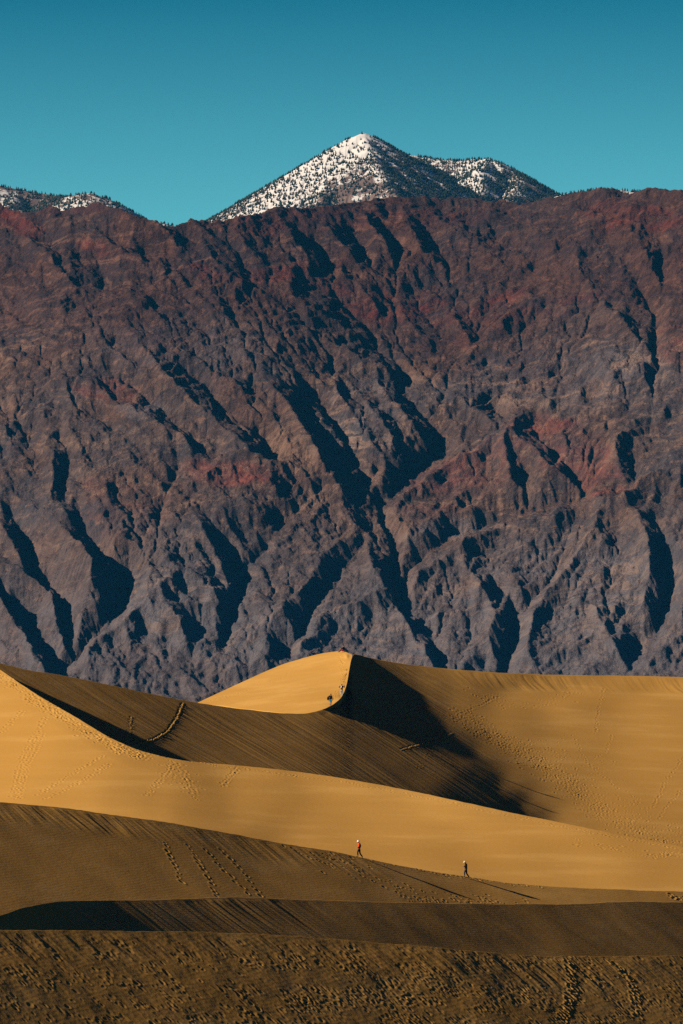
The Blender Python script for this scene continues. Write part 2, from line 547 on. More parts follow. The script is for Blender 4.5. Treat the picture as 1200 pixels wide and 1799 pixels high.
        # beyond the frame the dune runs on and sinks away on both sides
        for side in ((-1, 1) if self.foot else ()):
            e, f_ = (0, 12) if side < 0 else (-1, -13)
            w_ = abs(self.px[e] - self.px[f_])
            dX, dY, dZ = [(A_[:, e] - A_[:, f_]).mean() / w_ * np.ones(len(A_)) for A_ in (X, Y, Z)]
            dZ = np.clip(dZ, -.08, .012)
            cs = [[], [], []]
            for k in (6, 16, 32, 60, 100, 150, 220, 310, 420, 560, 740, 960):
                cs[0].append(X[:, e] + dX * k); cs[1].append(Y[:, e] + dY * k)
                cs[2].append(Z[:, e] + dZ * 160 * (1 - math.exp(-k / 160)) - 9.0 * (k / 960) ** 1.5 + .5 * fbm(X[:, e] * .02 + k, Y[:, e] * .02, 2, 9) * (1 - math.exp(-k / 60)))
            cs = [np.array(c).T for c in cs]
            if side < 0: X, Y, Z = [np.hstack([c[:, ::-1], A_]) for c, A_ in zip(cs, (X, Y, Z))]
            else: X, Y, Z = [np.hstack([A_, c]) for c, A_ in zip(cs, (X, Y, Z))]
        self.obj = structure(grid_mesh(self.name, X, Y, Z, M_SAND))
        return self.obj

# nearest dune: brown, trodden all over
d5 = Dune('dune', [(-100, 1634), (0, 1634), (200, 1634), (400, 1638), (500, 1643), (600, 1650), (700, 1660), (800, 1670), (900, 1676), (1000, 1679), (1300, 1680)],
          [(-100, 1850), (1300, 1850)],
          [(x, y, .065, -.34) for x in range(-50, 1300, 150) for y in (1650, 1720, 1800)],
          [(600, 1650, 419, 1)],
          460, dx=1.0, seed=5, crease=0.6)
m_top = smooth01(d5.below, 2, 12) * (1 - smooth01(d5.below, 30, 75))
d5.bumps(.05, .25, 1, 4)
d5.streaks(.85, -.53, .08, m_top, 0.8, 5, 3)
d5.bumps(.22, .06, smooth01(d5.below, 8, 30) * (1 - smooth01(d5.below, 60, 110)) * (.3 + .7 * np.exp(-((d5.PX - 720) / 220) ** 2)), 12, 3)
d5.bumps(.5, .045, 1, 8, 4)
rnd = random.Random(11)
for k in range(6500):
    x = rnd.uniform(-60, 1260)
    d = rnd.random() ** .8 * 170
    y = 1640 + d + (x / 1200) * 38
    dens = 0.25 + .75 * math.exp(-((x - 700) / 260) ** 2) + (0.25 if x > 850 else 0)
    dens *= .12 + 1.2 * float(smooth01(fbm(np.array([x * .012]), np.array([y * .03]), 3, 77), -.15, .12)[0])
    if x < 420 and d > 40: dens *= .55 + .5 * float(noise(np.array([x * .02]), np.array([y * .05]), 9)[0] > 0)
    if rnd.random() > dens: continue
    d5.dent(x, y, rnd.uniform(.15, .28), rnd.uniform(.015, .055), .4, rnd.uniform(0, 3), rnd.uniform(1, 1.8))
d5.trail([(1000, 1690), (1005, 1740), (985, 1795)], .6, .22, .12, seed=3, lanes=2)
d5.trail([(1080, 1690), (1110, 1730), (1120, 1790)], .6, .22, .12, seed=4, lanes=2)
d5.build()

# the dark slip face behind it
d4 = Dune('dune', [(-100, 1650), (0, 1608), (45, 1594), (100, 1585), (160, 1582), (250, 1580), (400, 1577), (500, 1580), (700, 1585), (900, 1588), (1100, 1586), (1300, 1581)],
          [(-100, 1700), (1300, 1740)],
          [(-60, 1620, -.35, -.16), (0, 1600, -.35, -.16), (0, 1650, -.35, -.18), (50, 1600, -.35, -.18), (50, 1650, -.35, -.18), (110, 1600, -.12, -.2), (120, 1640, -.08, -.2), (165, 1610, .04, -.2), (190, 1640, .05, -.2), (220, 1600, .05, -.2),
           (240, 1600, .045, -.2), (260, 1640, .045, -.2), (400, 1600, .04, -.2), (400, 1650, .045, -.2), (600, 1610, .045, -.2), (600, 1660, .05, -.2), (800, 1620, .035, -.2), (1000, 1620, .035, -.2), (1200, 1620, .045, -.2), (1000, 1700, .09, -.2)],
          [(500, 1580, 520, 1)],
          240, seed=6, crease=0.55)
d4.bumps(.03, .35, 1, 4)
m_face = smooth01(d4.below, 1, 8) * (1 - .9 * smooth01(d4.PX, 380, 620))
d4.streaks(.90, -.44, .10, m_face, 0.8, 14, 9)
d4.build()

# the brown dune the two hikers walk along
d3 = Dune('dune', [(-100, 1400), (0, 1408), (100, 1418), (200, 1433), (300, 1447), (400, 1463), (500, 1483), (600, 1500), (700, 1520), (800, 1537), (900, 1552), (1000, 1560), (1100, 1564), (1300, 1569)],
          [(-100, 1640), (1300, 1640)],
          [(-50, 1450, .09, -.3), (100, 1460, .085, -.3), (50, 1530, .105, -.3), (50, 1600, .10, -.3), (300, 1480, .095, -.3), (300, 1540, .105, -.3), (300, 1600, .11, -.3),
           (450, 1500, .08, -.27), (450, 1550, .095, -.27), (550, 1510, .055, -.25), (650, 1530, .06, -.25), (600, 1560, .08, -.27), (750, 1550, .075, -.25), (750, 1580, .115, -.27),
           (900, 1570, .145, -.27), (1000, 1580, .155, -.27), (1200, 1580, .165, -.27), (600, 1620, .15, -.3), (1000, 1620, .2, -.3)],
          [(620, 1504, 600, 1)],
          420, seed=7, crease=0.5)
d3.bumps(.03, .35, 1, 14)
m_band = smooth01(d3.below, 1, 6) * (1 - smooth01(d3.below, 22, 42)) * (1 - smooth01(d3.PX, 480, 760))
d3.streaks(.82, -.57, .09, m_band, 0.9, 6, 19)
for q in ([(290, 1480), (300, 1510), (322, 1555)], [(330, 1485), (358, 1530), (383, 1580)], [(358, 1490), (395, 1530), (440, 1575)], [(388, 1490), (420, 1525), (462, 1578)]):
    d3.trail(q, .8, .25, .12, seed=q[0][0])
for q in ([(495, 1484), (540, 1505), (600, 1530)], [(565, 1494), (600, 1515), (640, 1535)]):
    d3.trail(q, .8, .2, .10, seed=q[0][0])
d3.scatter([(560, 1500), (700, 1560), (760, 1585)], 80, .2, .08, 5, 16)
d3.scatter([(730, 1585), (800, 1578), (920, 1588)], 70, .2, .10, 6, 8)
d3.scatter([(1180, 1575), (1198, 1582)], 24, .22, .12, 7, 6)
d3.scatter([(640, 1507), (800, 1538), (950, 1558)], 160, .18, .08, 8, 4)
d3.build()

# the long golden dune
d2 = Dune('dune', [(-100, 1095), (0, 1176), (30, 1197), (60, 1217), (130, 1258), (200, 1299), (245, 1318), (300, 1332), (420, 1345), (500, 1353), (600, 1367), (700, 1385), (800, 1406), (900, 1428), (1000, 1448), (1100, 1469), (1200, 1488), (1300, 1510)],
          [(-100, 1480), (600, 1600), (1300, 1640)],
          [(-50, 1200, .66, -.35), (20, 1260, .68, -.35), (60, 1330, .72, -.3), (150, 1320, .66, -.32), (0, 1390, .66, -.28), (130, 1400, .58, -.25), (300, 1370, .62, -.32), (230, 1405, .45, -.25),
           (260, 1425, .24, -.2), (330, 1425, .12, -.18), (380, 1445, .12, -.18), (450, 1464, .0, -.18), (450, 1385, .62, -.32), (450, 1430, .42, -.25), (600, 1400, .64, -.32), (600, 1445, .46, -.26), (600, 1485, .20, -.18),
           (800, 1435, .66, -.32), (800, 1475, .50, -.26), (800, 1520, .21, -.18), (1000, 1475, .58, -.3), (1000, 1515, .42, -.26), (1000, 1548, .27, -.2), (1180, 1510, .46, -.28), (1180, 1555, .31, -.2),
           (200, 1480, .4, -.2), (600, 1560, .4, -.2), (1000, 1600, .4, -.2)],
          [(600, 1367, 714, 1)],
          460, seed=8, crease=0.4)
d2.bumps(.02, .5, smooth01(d2.below, 5, 40), 24, 3)
d2.scatter([(-20, 1172), (60, 1228), (130, 1272), (200, 1312), (250, 1330)], 700, .21, .12, 31, 8)
d2.scatter([(245, 1322), (420, 1350), (600, 1373), (800, 1412), (1000, 1455), (1200, 1493)], 420, .18, .06, 32, 3)
for q in ([(80, 1262), (40, 1330), (20, 1400)], [(75, 1290), (50, 1340), (30, 1405)], [(180, 1330), (110, 1370), (60, 1400)],
          [(300, 1336), (295, 1360), (255, 1400)], [(310, 1342), (330, 1370), (345, 1410)], [(415, 1350), (390, 1385)],
          [(190, 1345), (150, 1370), (75, 1405)], [(40, 1250), (0, 1290)]):
    d2.trail(q, .7, .23, .11, seed=q[0][0] + 1, lanes=2)
d2.scatter([(300, 1345), (330, 1385)], 60, .2, .08, 33, 14)
d2.scatter([(1000, 1475), (1150, 1505), (1200, 1498)], 90, .2, .08, 34, 8)
d2.build()

# the great dune: slip face, shadowed hollow and the lit bowl to the right of it
CREST1 = [(-100, 1140), (0, 1165), (50, 1177), (100, 1185), (200, 1205), (300, 1226), (350, 1235), (430, 1246), (500, 1253), (545, 1253), (580, 1240), (600, 1225), (611, 1205), (615, 1185)]
d1 = Dune('dune', [(-100, 1140), (0, 1165), (50, 1177), (100, 1185), (200, 1205), (300, 1226), (350, 1235), (430, 1246), (500, 1253), (545, 1252), (575, 1243), (590, 1234), (600, 1224),
                   (606, 1212), (610, 1198), (613, 1180), (616, 1163), (620, 1152), (628, 1150), (640, 1153), (700, 1165), (750, 1171), (800, 1176), (900, 1183), (1000, 1186), (1100, 1187), (1300, 1193)],
          [(-100, 1400), (300, 1420), (600, 1450), (900, 1500), (1300, 1570)],
          [(-50, 1170, 0.098, -.2), (50, 1200, 0.098, -.2), (150, 1230, 0.098, -.2), (100, 1280, 0.087, -.2), (250, 1260, 0.098, -.2), (240, 1315, .04, -.2), (290, 1325, .03, -.2), (350, 1280, 0.108, -.2), (400, 1340, 0.087, -.2),
           (450, 1290, 0.118, -.2), (540, 1275, 0.129, -.2), (500, 1340, 0.108, -.2), (590, 1260, 0.098, -.2), (600, 1330, 0.087, -.2), (600, 1400, .07, -.2),
           (625, 1170, -.10, -.16), (640, 1205, -.09, -.17), (680, 1195, -.09, -.17), (720, 1222, -.08, -.18), (760, 1248, -.05, -.19), (700, 1175, .05, -.22), (760, 1190, .14, -.24), (770, 1215, .15, -.26), (820, 1190, .26, -.28), (820, 1240, .30, -.3),
           (620, 1240, .07, -.19), (640, 1262, .08, -.2), (700, 1285, .08, -.2), (760, 1300, .06, -.2), (680, 1330, .07, -.2), (740, 1370, .05, -.2), (790, 1303, -.14, -.2), (820, 1380, -.08, -.2), (860, 1375, -.22, -.2), (900, 1410, -.25, -.2), (945, 1432, -.20, -.2), (860, 1320, .13, -.24),
           (910, 1370, .14, -.24), (960, 1405, .16, -.26), (1010, 1440, .2, -.26), (900, 1300, .36, -.3), (980, 1350, .31, -.3), (1000, 1260, .45, -.3), (1150, 1250, .50, -.3), (1150, 1350, .42, -.3), (1080, 1400, .34, -.3), (1200, 1460, .33, -.3), (1100, 1480, .28, -.3),
           (900, 1196, .33, -.38), (1000, 1198, .42, -.4), (1150, 1200, .46, -.4), (900, 1230, .40, -.22), (1000, 1225, .48, -.22), (1150, 1225, .52, -.22), (818, 1318, -.16, -.2), (845, 1345, -.2, -.2), (760, 1335, .045, -.2), (790, 1345, .0, -.2), (850, 1460, .0, -.25), (1000, 1520, .3, -.25)],
          [(580, 1240, 860, 1)],
          560, seed=9, crease=0.45, x1=1290, fine=(590, 640, .5))
CRESTY = d1.Y[0].copy()
_q = d1.px[(d1.px > 600) & (d1.px < 620.5)]
def D1LINE(x):
    # the shared crest, up to where it turns over the top
    return np.interp(x, d1.px[d1.px <= 618.5], d1.crest[d1.px <= 618.5], right=1146.0)
D1F = lambda y: np.interp(y, d1.crest[(d1.px > 606) & (d1.px < 620)][::-1], CRESTY[(d1.px > 606) & (d1.px < 620)][::-1])
bowl = smooth01(d1.PX + (1270 - d1.PY) * .55, 770, 900)
d1.bumps(.015, .35, smooth01(d1.below, 5, 50), 44, 3)
d1.streaks(.90, -.42, .085, (1 - bowl) * smooth01(d1.below, 1, 10), 0.75, 22, 29)
d1.streaks(.35, -.93, .09, bowl * smooth01(d1.below, 1, 5) * (1 - smooth01(d1.below, 22, 34)), 0.7, 10, 39)
# the beaten path down the slip face and the churned sand round it
d1.scatter([(322, 1236), (312, 1260), (295, 1285), (270, 1300), (240, 1306)], 900, .17, -.10, 51, 1.1)
d1.scatter([(232, 1258), (228, 1285), (238, 1305)], 160, .16, -.08, 52, 1.4)
d1.scatter([(795, 1288), (770, 1300), (735, 1310), (705, 1318)], 400, .17, -.09, 53, 1.3)
d1.scatter([(765, 1305), (745, 1335), (735, 1350)], 40, .17, .09, 54, 3)
d1.scatter([(800, 1250), (860, 1290), (930, 1330), (1000, 1380), (1060, 1430), (1140, 1475), (1200, 1500)], 1400, .20, .125, 55, 15)
d1.scatter([(900, 1300), (1000, 1350), (1090, 1410), (1190, 1480)], 500, .18, .11, 56, 28)
d1.scatter([(830, 1220), (900, 1240), (980, 1230), (1010, 1215)], 130, .22, .10, 57, 12)
for q in ([(1060, 1210), (1050, 1250), (1045, 1290)], [(1075, 1290), (1065, 1320), (1040, 1335)], [(1200, 1330), (1170, 1370), (1145, 1420)], [(1200, 1385), (1175, 1410), (1155, 1440)],
          [(870, 1225), (830, 1245), (800, 1255)], [(1010, 1300), (1030, 1340), (1080, 1380)]):
    d1.trail(q, .8, .23, .13, seed=q[0][0] + 3)
d1.build()

# its windward side, lit, rising to the top where a person sits
d0 = Dune('dune', [(280, 1263), (310, 1250), (350, 1233), (380, 1219), (430, 1196), (470, 1178), (500, 1166), (530, 1157), (560, 1149), (585, 1145), (602, 1144), (612, 1147), (618, 1150), (640, 1158)],
          [(280, 1275), (350, 1252), (430, 1262), (500, 1268), (545, 1268), (580, 1258), (600, 1245), (612, 1225), (620, 1205), (640, 1200)],
          [(x, y, .64, -.15) for x, y in ((300, 1260), (400, 1235), (450, 1200), (450, 1240), (520, 1170), (520, 1210), (520, 1250), (580, 1160), (570, 1200), (560, 1240), (600, 1200), (605, 1160))],
          [(x, float(np.interp(x, d1.px, d1.crest)), float(np.interp(x, d1.px, CRESTY)) + 1.0, .5) for x in (585.0, 600.0)] + [(610.0, 1152.0, float(D1F(1156.0)), 2.0)],
          260, x0=280, x1=619, dx=0.6, seed=3, crease=0.3, back=(0.45, 60), step=5.0, foot=False, botline=D1LINE)
d0.bumps(.03, .3, smooth01(d0.below, 4, 30), 64, 3)
d0.scatter([(597, 1151), (601, 1165), (604, 1185), (602, 1203), (593, 1218), (580, 1230)], 260, .2, .10, 61, 2.4)
d0.scatter([(355, 1235), (430, 1215), (520, 1180)], 120, .2, .06, 63, 3)
d0.build()


# ------------------------------------------------------------------ the dark mountain front
SKY_LINE = [(-200, 380), (-80, 372), (0, 367), (20, 372), (60, 378), (85, 368), (120, 370), (150, 363), (165, 357), (185, 362), (210, 370), (250, 388), (280, 393), (310, 398), (345, 388), (375, 393),
            (400, 390), (450, 373), (500, 365), (560, 362), (600, 362), (660, 354), (735, 348), (780, 353), (830, 352), (870, 356), (880, 350), (890, 355), (920, 360), (980, 350), (1000, 343), (1040, 337),
            (1080, 336), (1120, 340), (1150, 336), (1200, 337), (1300, 345), (1400, 350)]
# lines of the relief: (px, py, how far the line stands out of the mean slope, in metres)
RELIEF = [
 [(60,700,15),(100,682,28),(140,668,50),(185,700,60),(240,728,50),(278,740,30)],
 [(150,625,-5),(200,655,-25),(245,698,-32),(290,728,-32),(345,785,-35)],
 [(160,615,15),(215,650,38),(250,690,48),(290,700,50)],
 [(225,590,30),(262,625,45),(300,680,58),(340,720,60),(400,770,60),(440,795,45)],
 [(240,605,-5),(300,640,-25),(355,685,-35),(400,730,-35),(440,760,-38),(482,812,-50)],
 [(320,880,15),(350,845,35),(400,812,55),(430,808,58),(480,818,50),(530,835,35),(565,855,15)],
 [(275,745,45),(310,775,50),(338,797,25)],
 [(440,640,15),(490,695,50),(520,735,62),(545,780,62),(575,840,58),(612,885,28),(640,920,5)],
 [(530,680,-20),(570,720,-32),(600,770,-42),(628,825,-32),(655,872,-2),(672,905,-8),(690,960,-40),(703,1030,-50),(712,1090,-40)],
 [(600,610,20),(590,690,38),(620,740,40),(650,790,38),(690,840,30)],
 [(600,662,28),(640,705,42),(670,745,46),(700,795,46),(727,832,35)],
 [(660,675,30),(700,718,45),(740,770,40),(762,808,20)],
 [(640,660,0),(700,690,-18),(740,735,-30),(785,802,-42),(740,842,-42),(700,868,-40),(662,892,-25)],
 [(905,752,75),(880,770,66),(850,790,70),(800,815,68),(760,845,64),(720,868,52),(685,897,28)],
 [(890,760,72),(925,788,76),(950,820,76),(975,850,70),(1003,888,40)],
 [(935,750,0),(975,800,-25),(1012,845,-42),(1032,880,-55),(1000,895,-55)],
 [(885,775,76),(885,820,66),(900,868,60),(917,912,30)],
 [(902,790,35),(925,850,5),(938,908,-20)],
 [(1250,820,80),(1200,830,85),(1130,848,88),(1080,880,82),(1010,892,82),(960,907,72),(880,932,68),(820,952,68),(780,985,66),(730,1015,64),(690,1042,60),(640,1066,52),(600,1092,50),(520,1130,40),(440,1175,38)],
 [(1032,884,-55),(960,898,-52),(900,920,-50),(860,930,-48),(800,945,-45),(750,975,-42),(715,1015,-50)],
 [(600,905,30),(625,930,52),(645,970,60),(660,1010,55),(685,1042,40)],
 [(700,1075,45),(720,1110,52),(745,1150,52),(768,1190,35)],
 [(735,1075,5),(757,1120,-18),(772,1180,-28)],
 [(810,990,58),(840,1030,58),(865,1070,60),(880,1120,60),(888,1180,45)],
 [(840,975,20),(872,1030,-15),(905,1085,-35),(907,1140,-48),(885,1190,-45)],
 [(1000,945,10),(975,1000,-8),(950,1040,-18),(908,1085,-35)],
 [(1060,900,72),(1030,960,66),(980,1030,60),(935,1090,52),(918,1160,42)],
 [(1110,900,65),(1135,940,68),(1146,1000,68),(1150,1060,62),(1138,1110,50)],
 [(1150,915,0),(1172,980,-22),(1175,1080,-45),(1150,1120,-42),(1112,1160,-42)],
 [(1040,1070,45),(1072,1130,50),(1098,1180,38)],
 [(1230,900,60),(1210,1000,60),(1200,1100,50)],
 [(50,895,42),(82,915,62),(110,940,74),(150,982,80),(175,1030,80),(188,1075,62),(180,1112,35)],
 [(135,880,-10),(142,940,-38),(190,990,-55),(229,1030,-72),(224,1062,-72),(190,1107,-75),(150,1142,-65),(110,1185,-65)],
 [(350,990,20),(300,1030,38),(260,1062,38),(220,1092,40),(170,1132,42),(110,1175,45)],
 [(-60,890,45),(0,933,62),(25,968,60),(48,1008,38)],
 [(20,905,-15),(48,960,-38),(54,1000,-45)],
 [(-60,985,60),(0,1000,68),(40,1018,76),(68,1060,82),(84,1110,76),(103,1155,55)],
 [(54,1005,-30),(95,1035,-35),(120,1090,-50),(122,1150,-60)],
 [(-80,1020,80),(-20,1055,90),(0,1066,92),(30,1110,92),(60,1160,70),(90,1200,50)],
 [(0,1045,-10),(50,1100,-45),(90,1150,-60),(112,1190,-65)],
 [(80,775,30),(95,810,48),(95,850,46),(85,880,40)],
 [(100,765,0),(120,810,-18),(116,860,-32),(112,882,-30)],
 [(310,780,0),(310,830,-18),(290,870,-22),(277,920,-25)],
 [(340,915,32),(365,955,50),(388,1000,50),(402,1032,32)],
 [(375,930,5),(402,960,-16),(422,1012,-26)],
 [(280,1038,46),(300,1080,50),(322,1132,38)],
 [(312,1050,10),(332,1105,2),(340,1145,-5)],
 [(330,1010,48),(370,1040,54),(402,1076,38)],
 [(360,1000,15),(398,1038,8),(414,1078,-12)],
 [(520,895,-5),(480,950,-22),(440,1000,-28),(420,1060,-36),(392,1145,-36)],
 [(610,955,30),(560,1010,42),(510,1060,48),(480,1110,42),(450,1165,30)],
 [(640,960,-5),(600,1010,-16),(560,1060,-22),(530,1120,-30),(490,1155,-30)],
 [(50,425,50),(75,452,88),(100,485,95),(132,512,60)],
 [(70,425,-10),(120,438,-45),(170,460,-65),(184,498,-70)],
 [(60,375,10),(110,395,35),(160,425,38),(200,440,42),(240,458,38),(288,478,20)],
 [(90,374,5),(140,395,-10),(190,425,-14),(250,445,-22),(300,474,-22)],
 [(165,362,22),(215,380,32),(260,397,44),(300,420,34),(326,430,14)],
 [(280,398,0),(305,408,-15),(345,432,-25)],
 [(345,415,30),(370,450,44),(400,480,44),(432,504,26)],
 [(370,415,-5),(412,442,-22),(434,488,-32)],
 [(208,498,20),(230,520,38),(255,540,38),(282,556,16)],
 [(240,498,-5),(278,545,-18)],
 [(490,385,20),(515,420,38),(545,455,40),(568,480,16)],
 [(505,390,0),(552,430,-22),(577,472,-32)],
 [(560,398,30),(590,425,44),(622,452,34)],
 [(605,400,-10),(640,450,-22)],
 [(640,388,40),(665,415,50),(692,452,38)],
 [(662,383,0),(692,420,-18),(702,458,-26)],
 [(715,388,30),(730,425,46),(755,452,46),(780,482,22)],
 [(742,405,0),(772,445,-18),(788,478,-26)],
 [(500,492,32),(530,528,54),(570,560,54),(610,588,44),(650,608,20)],
 [(530,488,-5),(582,520,-24),(615,560,-34),(655,594,-34)],
 [(610,498,20),(645,518,42),(660,540,25)],
 [(650,492,0),(685,525,-22),(700,560,-26)],
 [(540,588,20),(590,615,48),(640,637,66),(682,662,62),(714,682,28)],
 [(640,612,-10),(690,635,-30),(720,670,-42),(704,705,-36)],
 [(790,560,30),(812,588,46),(832,614,24)],
 [(815,565,-5),(840,608,-24)],
 [(1035,395,10),(1080,450,-22),(1122,510,-44),(1152,555,-55),(1150,625,-45)],
 [(1005,430,50),(1020,480,60),(1045,525,62),(1075,562,66),(1110,592,66),(1140,614,34)],
 [(1095,400,30),(1125,430,54),(1140,475,52),(1142,520,30)],
 [(1145,400,0),(1157,440,-22),(1160,490,-32)],
 [(1020,480,60),(960,512,52),(900,552,46),(850,590,36),(820,640,25)],
 [(950,470,0),(900,520,-22),(850,556,-24),(828,580,-26)],
 [(1220,620,60),(1150,645,55),(1080,662,48),(1000,695,42),(930,725,38),(890,752,60)],
 [(800,700,32),(830,722,48),(862,747,34)],
 [(850,700,0),(884,742,-22)],
 [(1050,620,30),(1070,660,50),(1075,690,40)],
 [(1140,600,0),(1160,660,-25),(1100,720,-15)],
 [(1060,755,42),(1083,800,48),(1088,842,42)],
 [(1108,785,0),(1118,855,-26),(1080,872,-20)],
 [(940,745,10),(965,790,0),(1005,832,-20)],
 [(1070,740,5),(1060,800,-12),(1030,860,-40)],
 [(870,352,15),(862,380,20),(850,410,15)],
 [(885,356,-5),(876,385,-10)],
 [(780,400,20),(830,430,35),(870,460,30)],
 [(860,400,-5),(880,425,-14),(900,470,-10)],
 [(930,400,25),(970,440,35),(985,480,20)],
 [(1000,372,30),(1050,385,40),(1100,380,30)],
 [(0,560,15),(60,540,25),(120,530,30)],
 [(0,650,5),(60,640,20),(130,620,25)],
 [(0,760,40),(50,740,30),(90,720,25)],
 [(0,840,10),(40,800,5),(60,760,0)],
]
MD0 = 8700.0
def front_depth(py, px):
    """distance of the mean slope of the front, seen at row py"""
    tq = 0.72 + .05 * np.sin(px / 170.0)
    k = (HOR - py) / F
    Yb = (tq * MD0 + CAMZ) / (tq - k)
    return Yb

def relief_field(x0, x1, y0, y1, step):
    gx = np.arange(x0, x1 + step, step); gy = np.arange(y0, y1 + step, step)
    val = np.zeros((len(gy), len(gx))); cnt = np.zeros_like(val)
    for line in RELIEF:
        line = [(q[0], q[1], q[2] * (.85 if q[2] < 0 or (q[1] > 900 and 300 < q[0]) else 1)) for q in line]
        for a, b in zip(line[:-1], line[1:]):
            n = int(max(abs(b[0] - a[0]), abs(b[1] - a[1])) / step * 1.5) + 2
            t = np.linspace(0, 1, n)
            x = a[0] + (b[0] - a[0]) * t; y = a[1] + (b[1] - a[1]) * t; v = a[2] + (b[2] - a[2]) * t
            j = np.round((x - x0) / step).astype(int); i = np.round((y - y0) / step).astype(int)
            ok = (i >= 0) & (i < len(gy)) & (j >= 0) & (j < len(gx))
            np.add.at(val, (i[ok], j[ok]), v[ok]); np.add.at(cnt, (i[ok], j[ok]), 1)
    # multi-level relaxation of the membrane spanned between the lines
    levels = [(val, cnt)]
    while min(levels[-1][0].shape) > 12:
        v, c = levels[-1]
        v = v[:v.shape[0] // 2 * 2, :v.shape[1] // 2 * 2]; c = c[:v.shape[0], :v.shape[1]]
        levels.append((v.reshape(v.shape[0]//2, 2, -1, 2).sum((1, 3)), c.reshape(c.shape[0]//2, 2, -1, 2).sum((1, 3))))
    U = None
    for v, c in levels[::-1]:
        fix = c > 0
        tgt = np.where(fix, v / np.maximum(c, 1e-9), 0)
        if U is None: U = np.zeros_like(v)
        else:
            U = np.repeat(np.repeat(U, 2, 0), 2, 1)
            U = np.pad(U, ((0, max(0, v.shape[0] - U.shape[0])), (0, max(0, v.shape[1] - U.shape[1]))), 'edge')[:v.shape[0], :v.shape[1]]
        for k in range(60):
            U = np.where(fix, tgt, U)
            P = np.pad(U, 1, 'edge')
            U = (.25 * (P[:-2, 1:-1] + P[2:, 1:-1] + P[1:-1, :-2] + P[1:-1, 2:])) * .985 + .015 * 8.0
        U = np.where(fix, tgt, U)
    return gx, gy, U

def bilin(gx, gy, V, x, y):
    fx = np.clip((x - gx[0]) / (gx[1] - gx[0]), 0, len(gx) - 1.001); fy = np.clip((y - gy[0]) / (gy[1] - gy[0]), 0, len(gy) - 1.001)
    j = fx.astype(int); i = fy.astype(int); u = fx - j; v = fy - i
    return (V[i, j] * (1-u) + V[i, j+1] * u) * (1-v) + (V[i+1, j] * (1-u) + V[i+1, j+1] * u) * v

def drain(H, n_iter, dt, cell, talus, m_exp=0.45, relax=0.0, seed=1):
    """rain run over the relief: streams cut down in proportion to what they drain"""
    R, Cc = H.shape
    N = R * Cc
    idx = np.arange(N).reshape(R, Cc)
    sh = [(-1, 0, 1), (1, 0, 1), (0, -1, 1), (0, 1, 1), (-1, -1, 1.4142), (-1, 1, 1.4142), (1, -1, 1.4142), (1, 1, 1.4142)]
    rs = np.random.RandomState(seed)
    for it in range(n_iter):
        P = np.pad(H, 1, mode='edge')
        best = np.zeros_like(H); rec = idx.copy(); dist = np.ones_like(H)
        for dy, dx, d in sh:
            s = (H - P[1+dy:1+dy+R, 1+dx:1+dx+Cc]) / (d * cell)
            s = s * (1 + .12 * rs.rand(R, Cc))
            ok = s > best
            ok[0 if dy < 0 else -1, :] &= dy == 0
            ok[:, 0 if dx < 0 else -1] &= dx == 0
            best = np.where(ok, s, best)
            rec = np.where(ok, idx + dy * Cc + dx, rec)
            dist = np.where(ok, d * cell, dist)
        ptr = rec.ravel().copy(); acc = np.ones(N)
        root = ptr == np.arange(N)
        p = ptr.copy(); dead = root.copy()
        for k in range(11):
            add = np.bincount(p[~dead], weights=acc[~dead], minlength=N)
            acc = acc + add
            dead = dead | dead[p]
            p = p[p]
        A = acc.reshape(R, Cc) * cell * cell
        Fc = dt * (A ** m_exp) / dist
        Hr = H.ravel()[rec.ravel()].reshape(R, Cc)
        Hn = (H + Fc * Hr) / (1 + Fc)
        # pits fill
        pit = root.reshape(R, Cc)
        mean4 = .25 * (P[:-2, 1:-1] + P[2:, 1:-1] + P[1:-1, :-2] + P[1:-1, 2:])
        Hn = np.where(pit, np.maximum(Hn, mean4), Hn)
        if relax: Hn = Hn + relax * (mean4 - H)
        # loose slopes slide
        st = (Hn - Hr) / dist
        Hn = np.where(st > talus, Hn - .4 * (st - talus) * dist, Hn)
        H = Hn
    return H, A

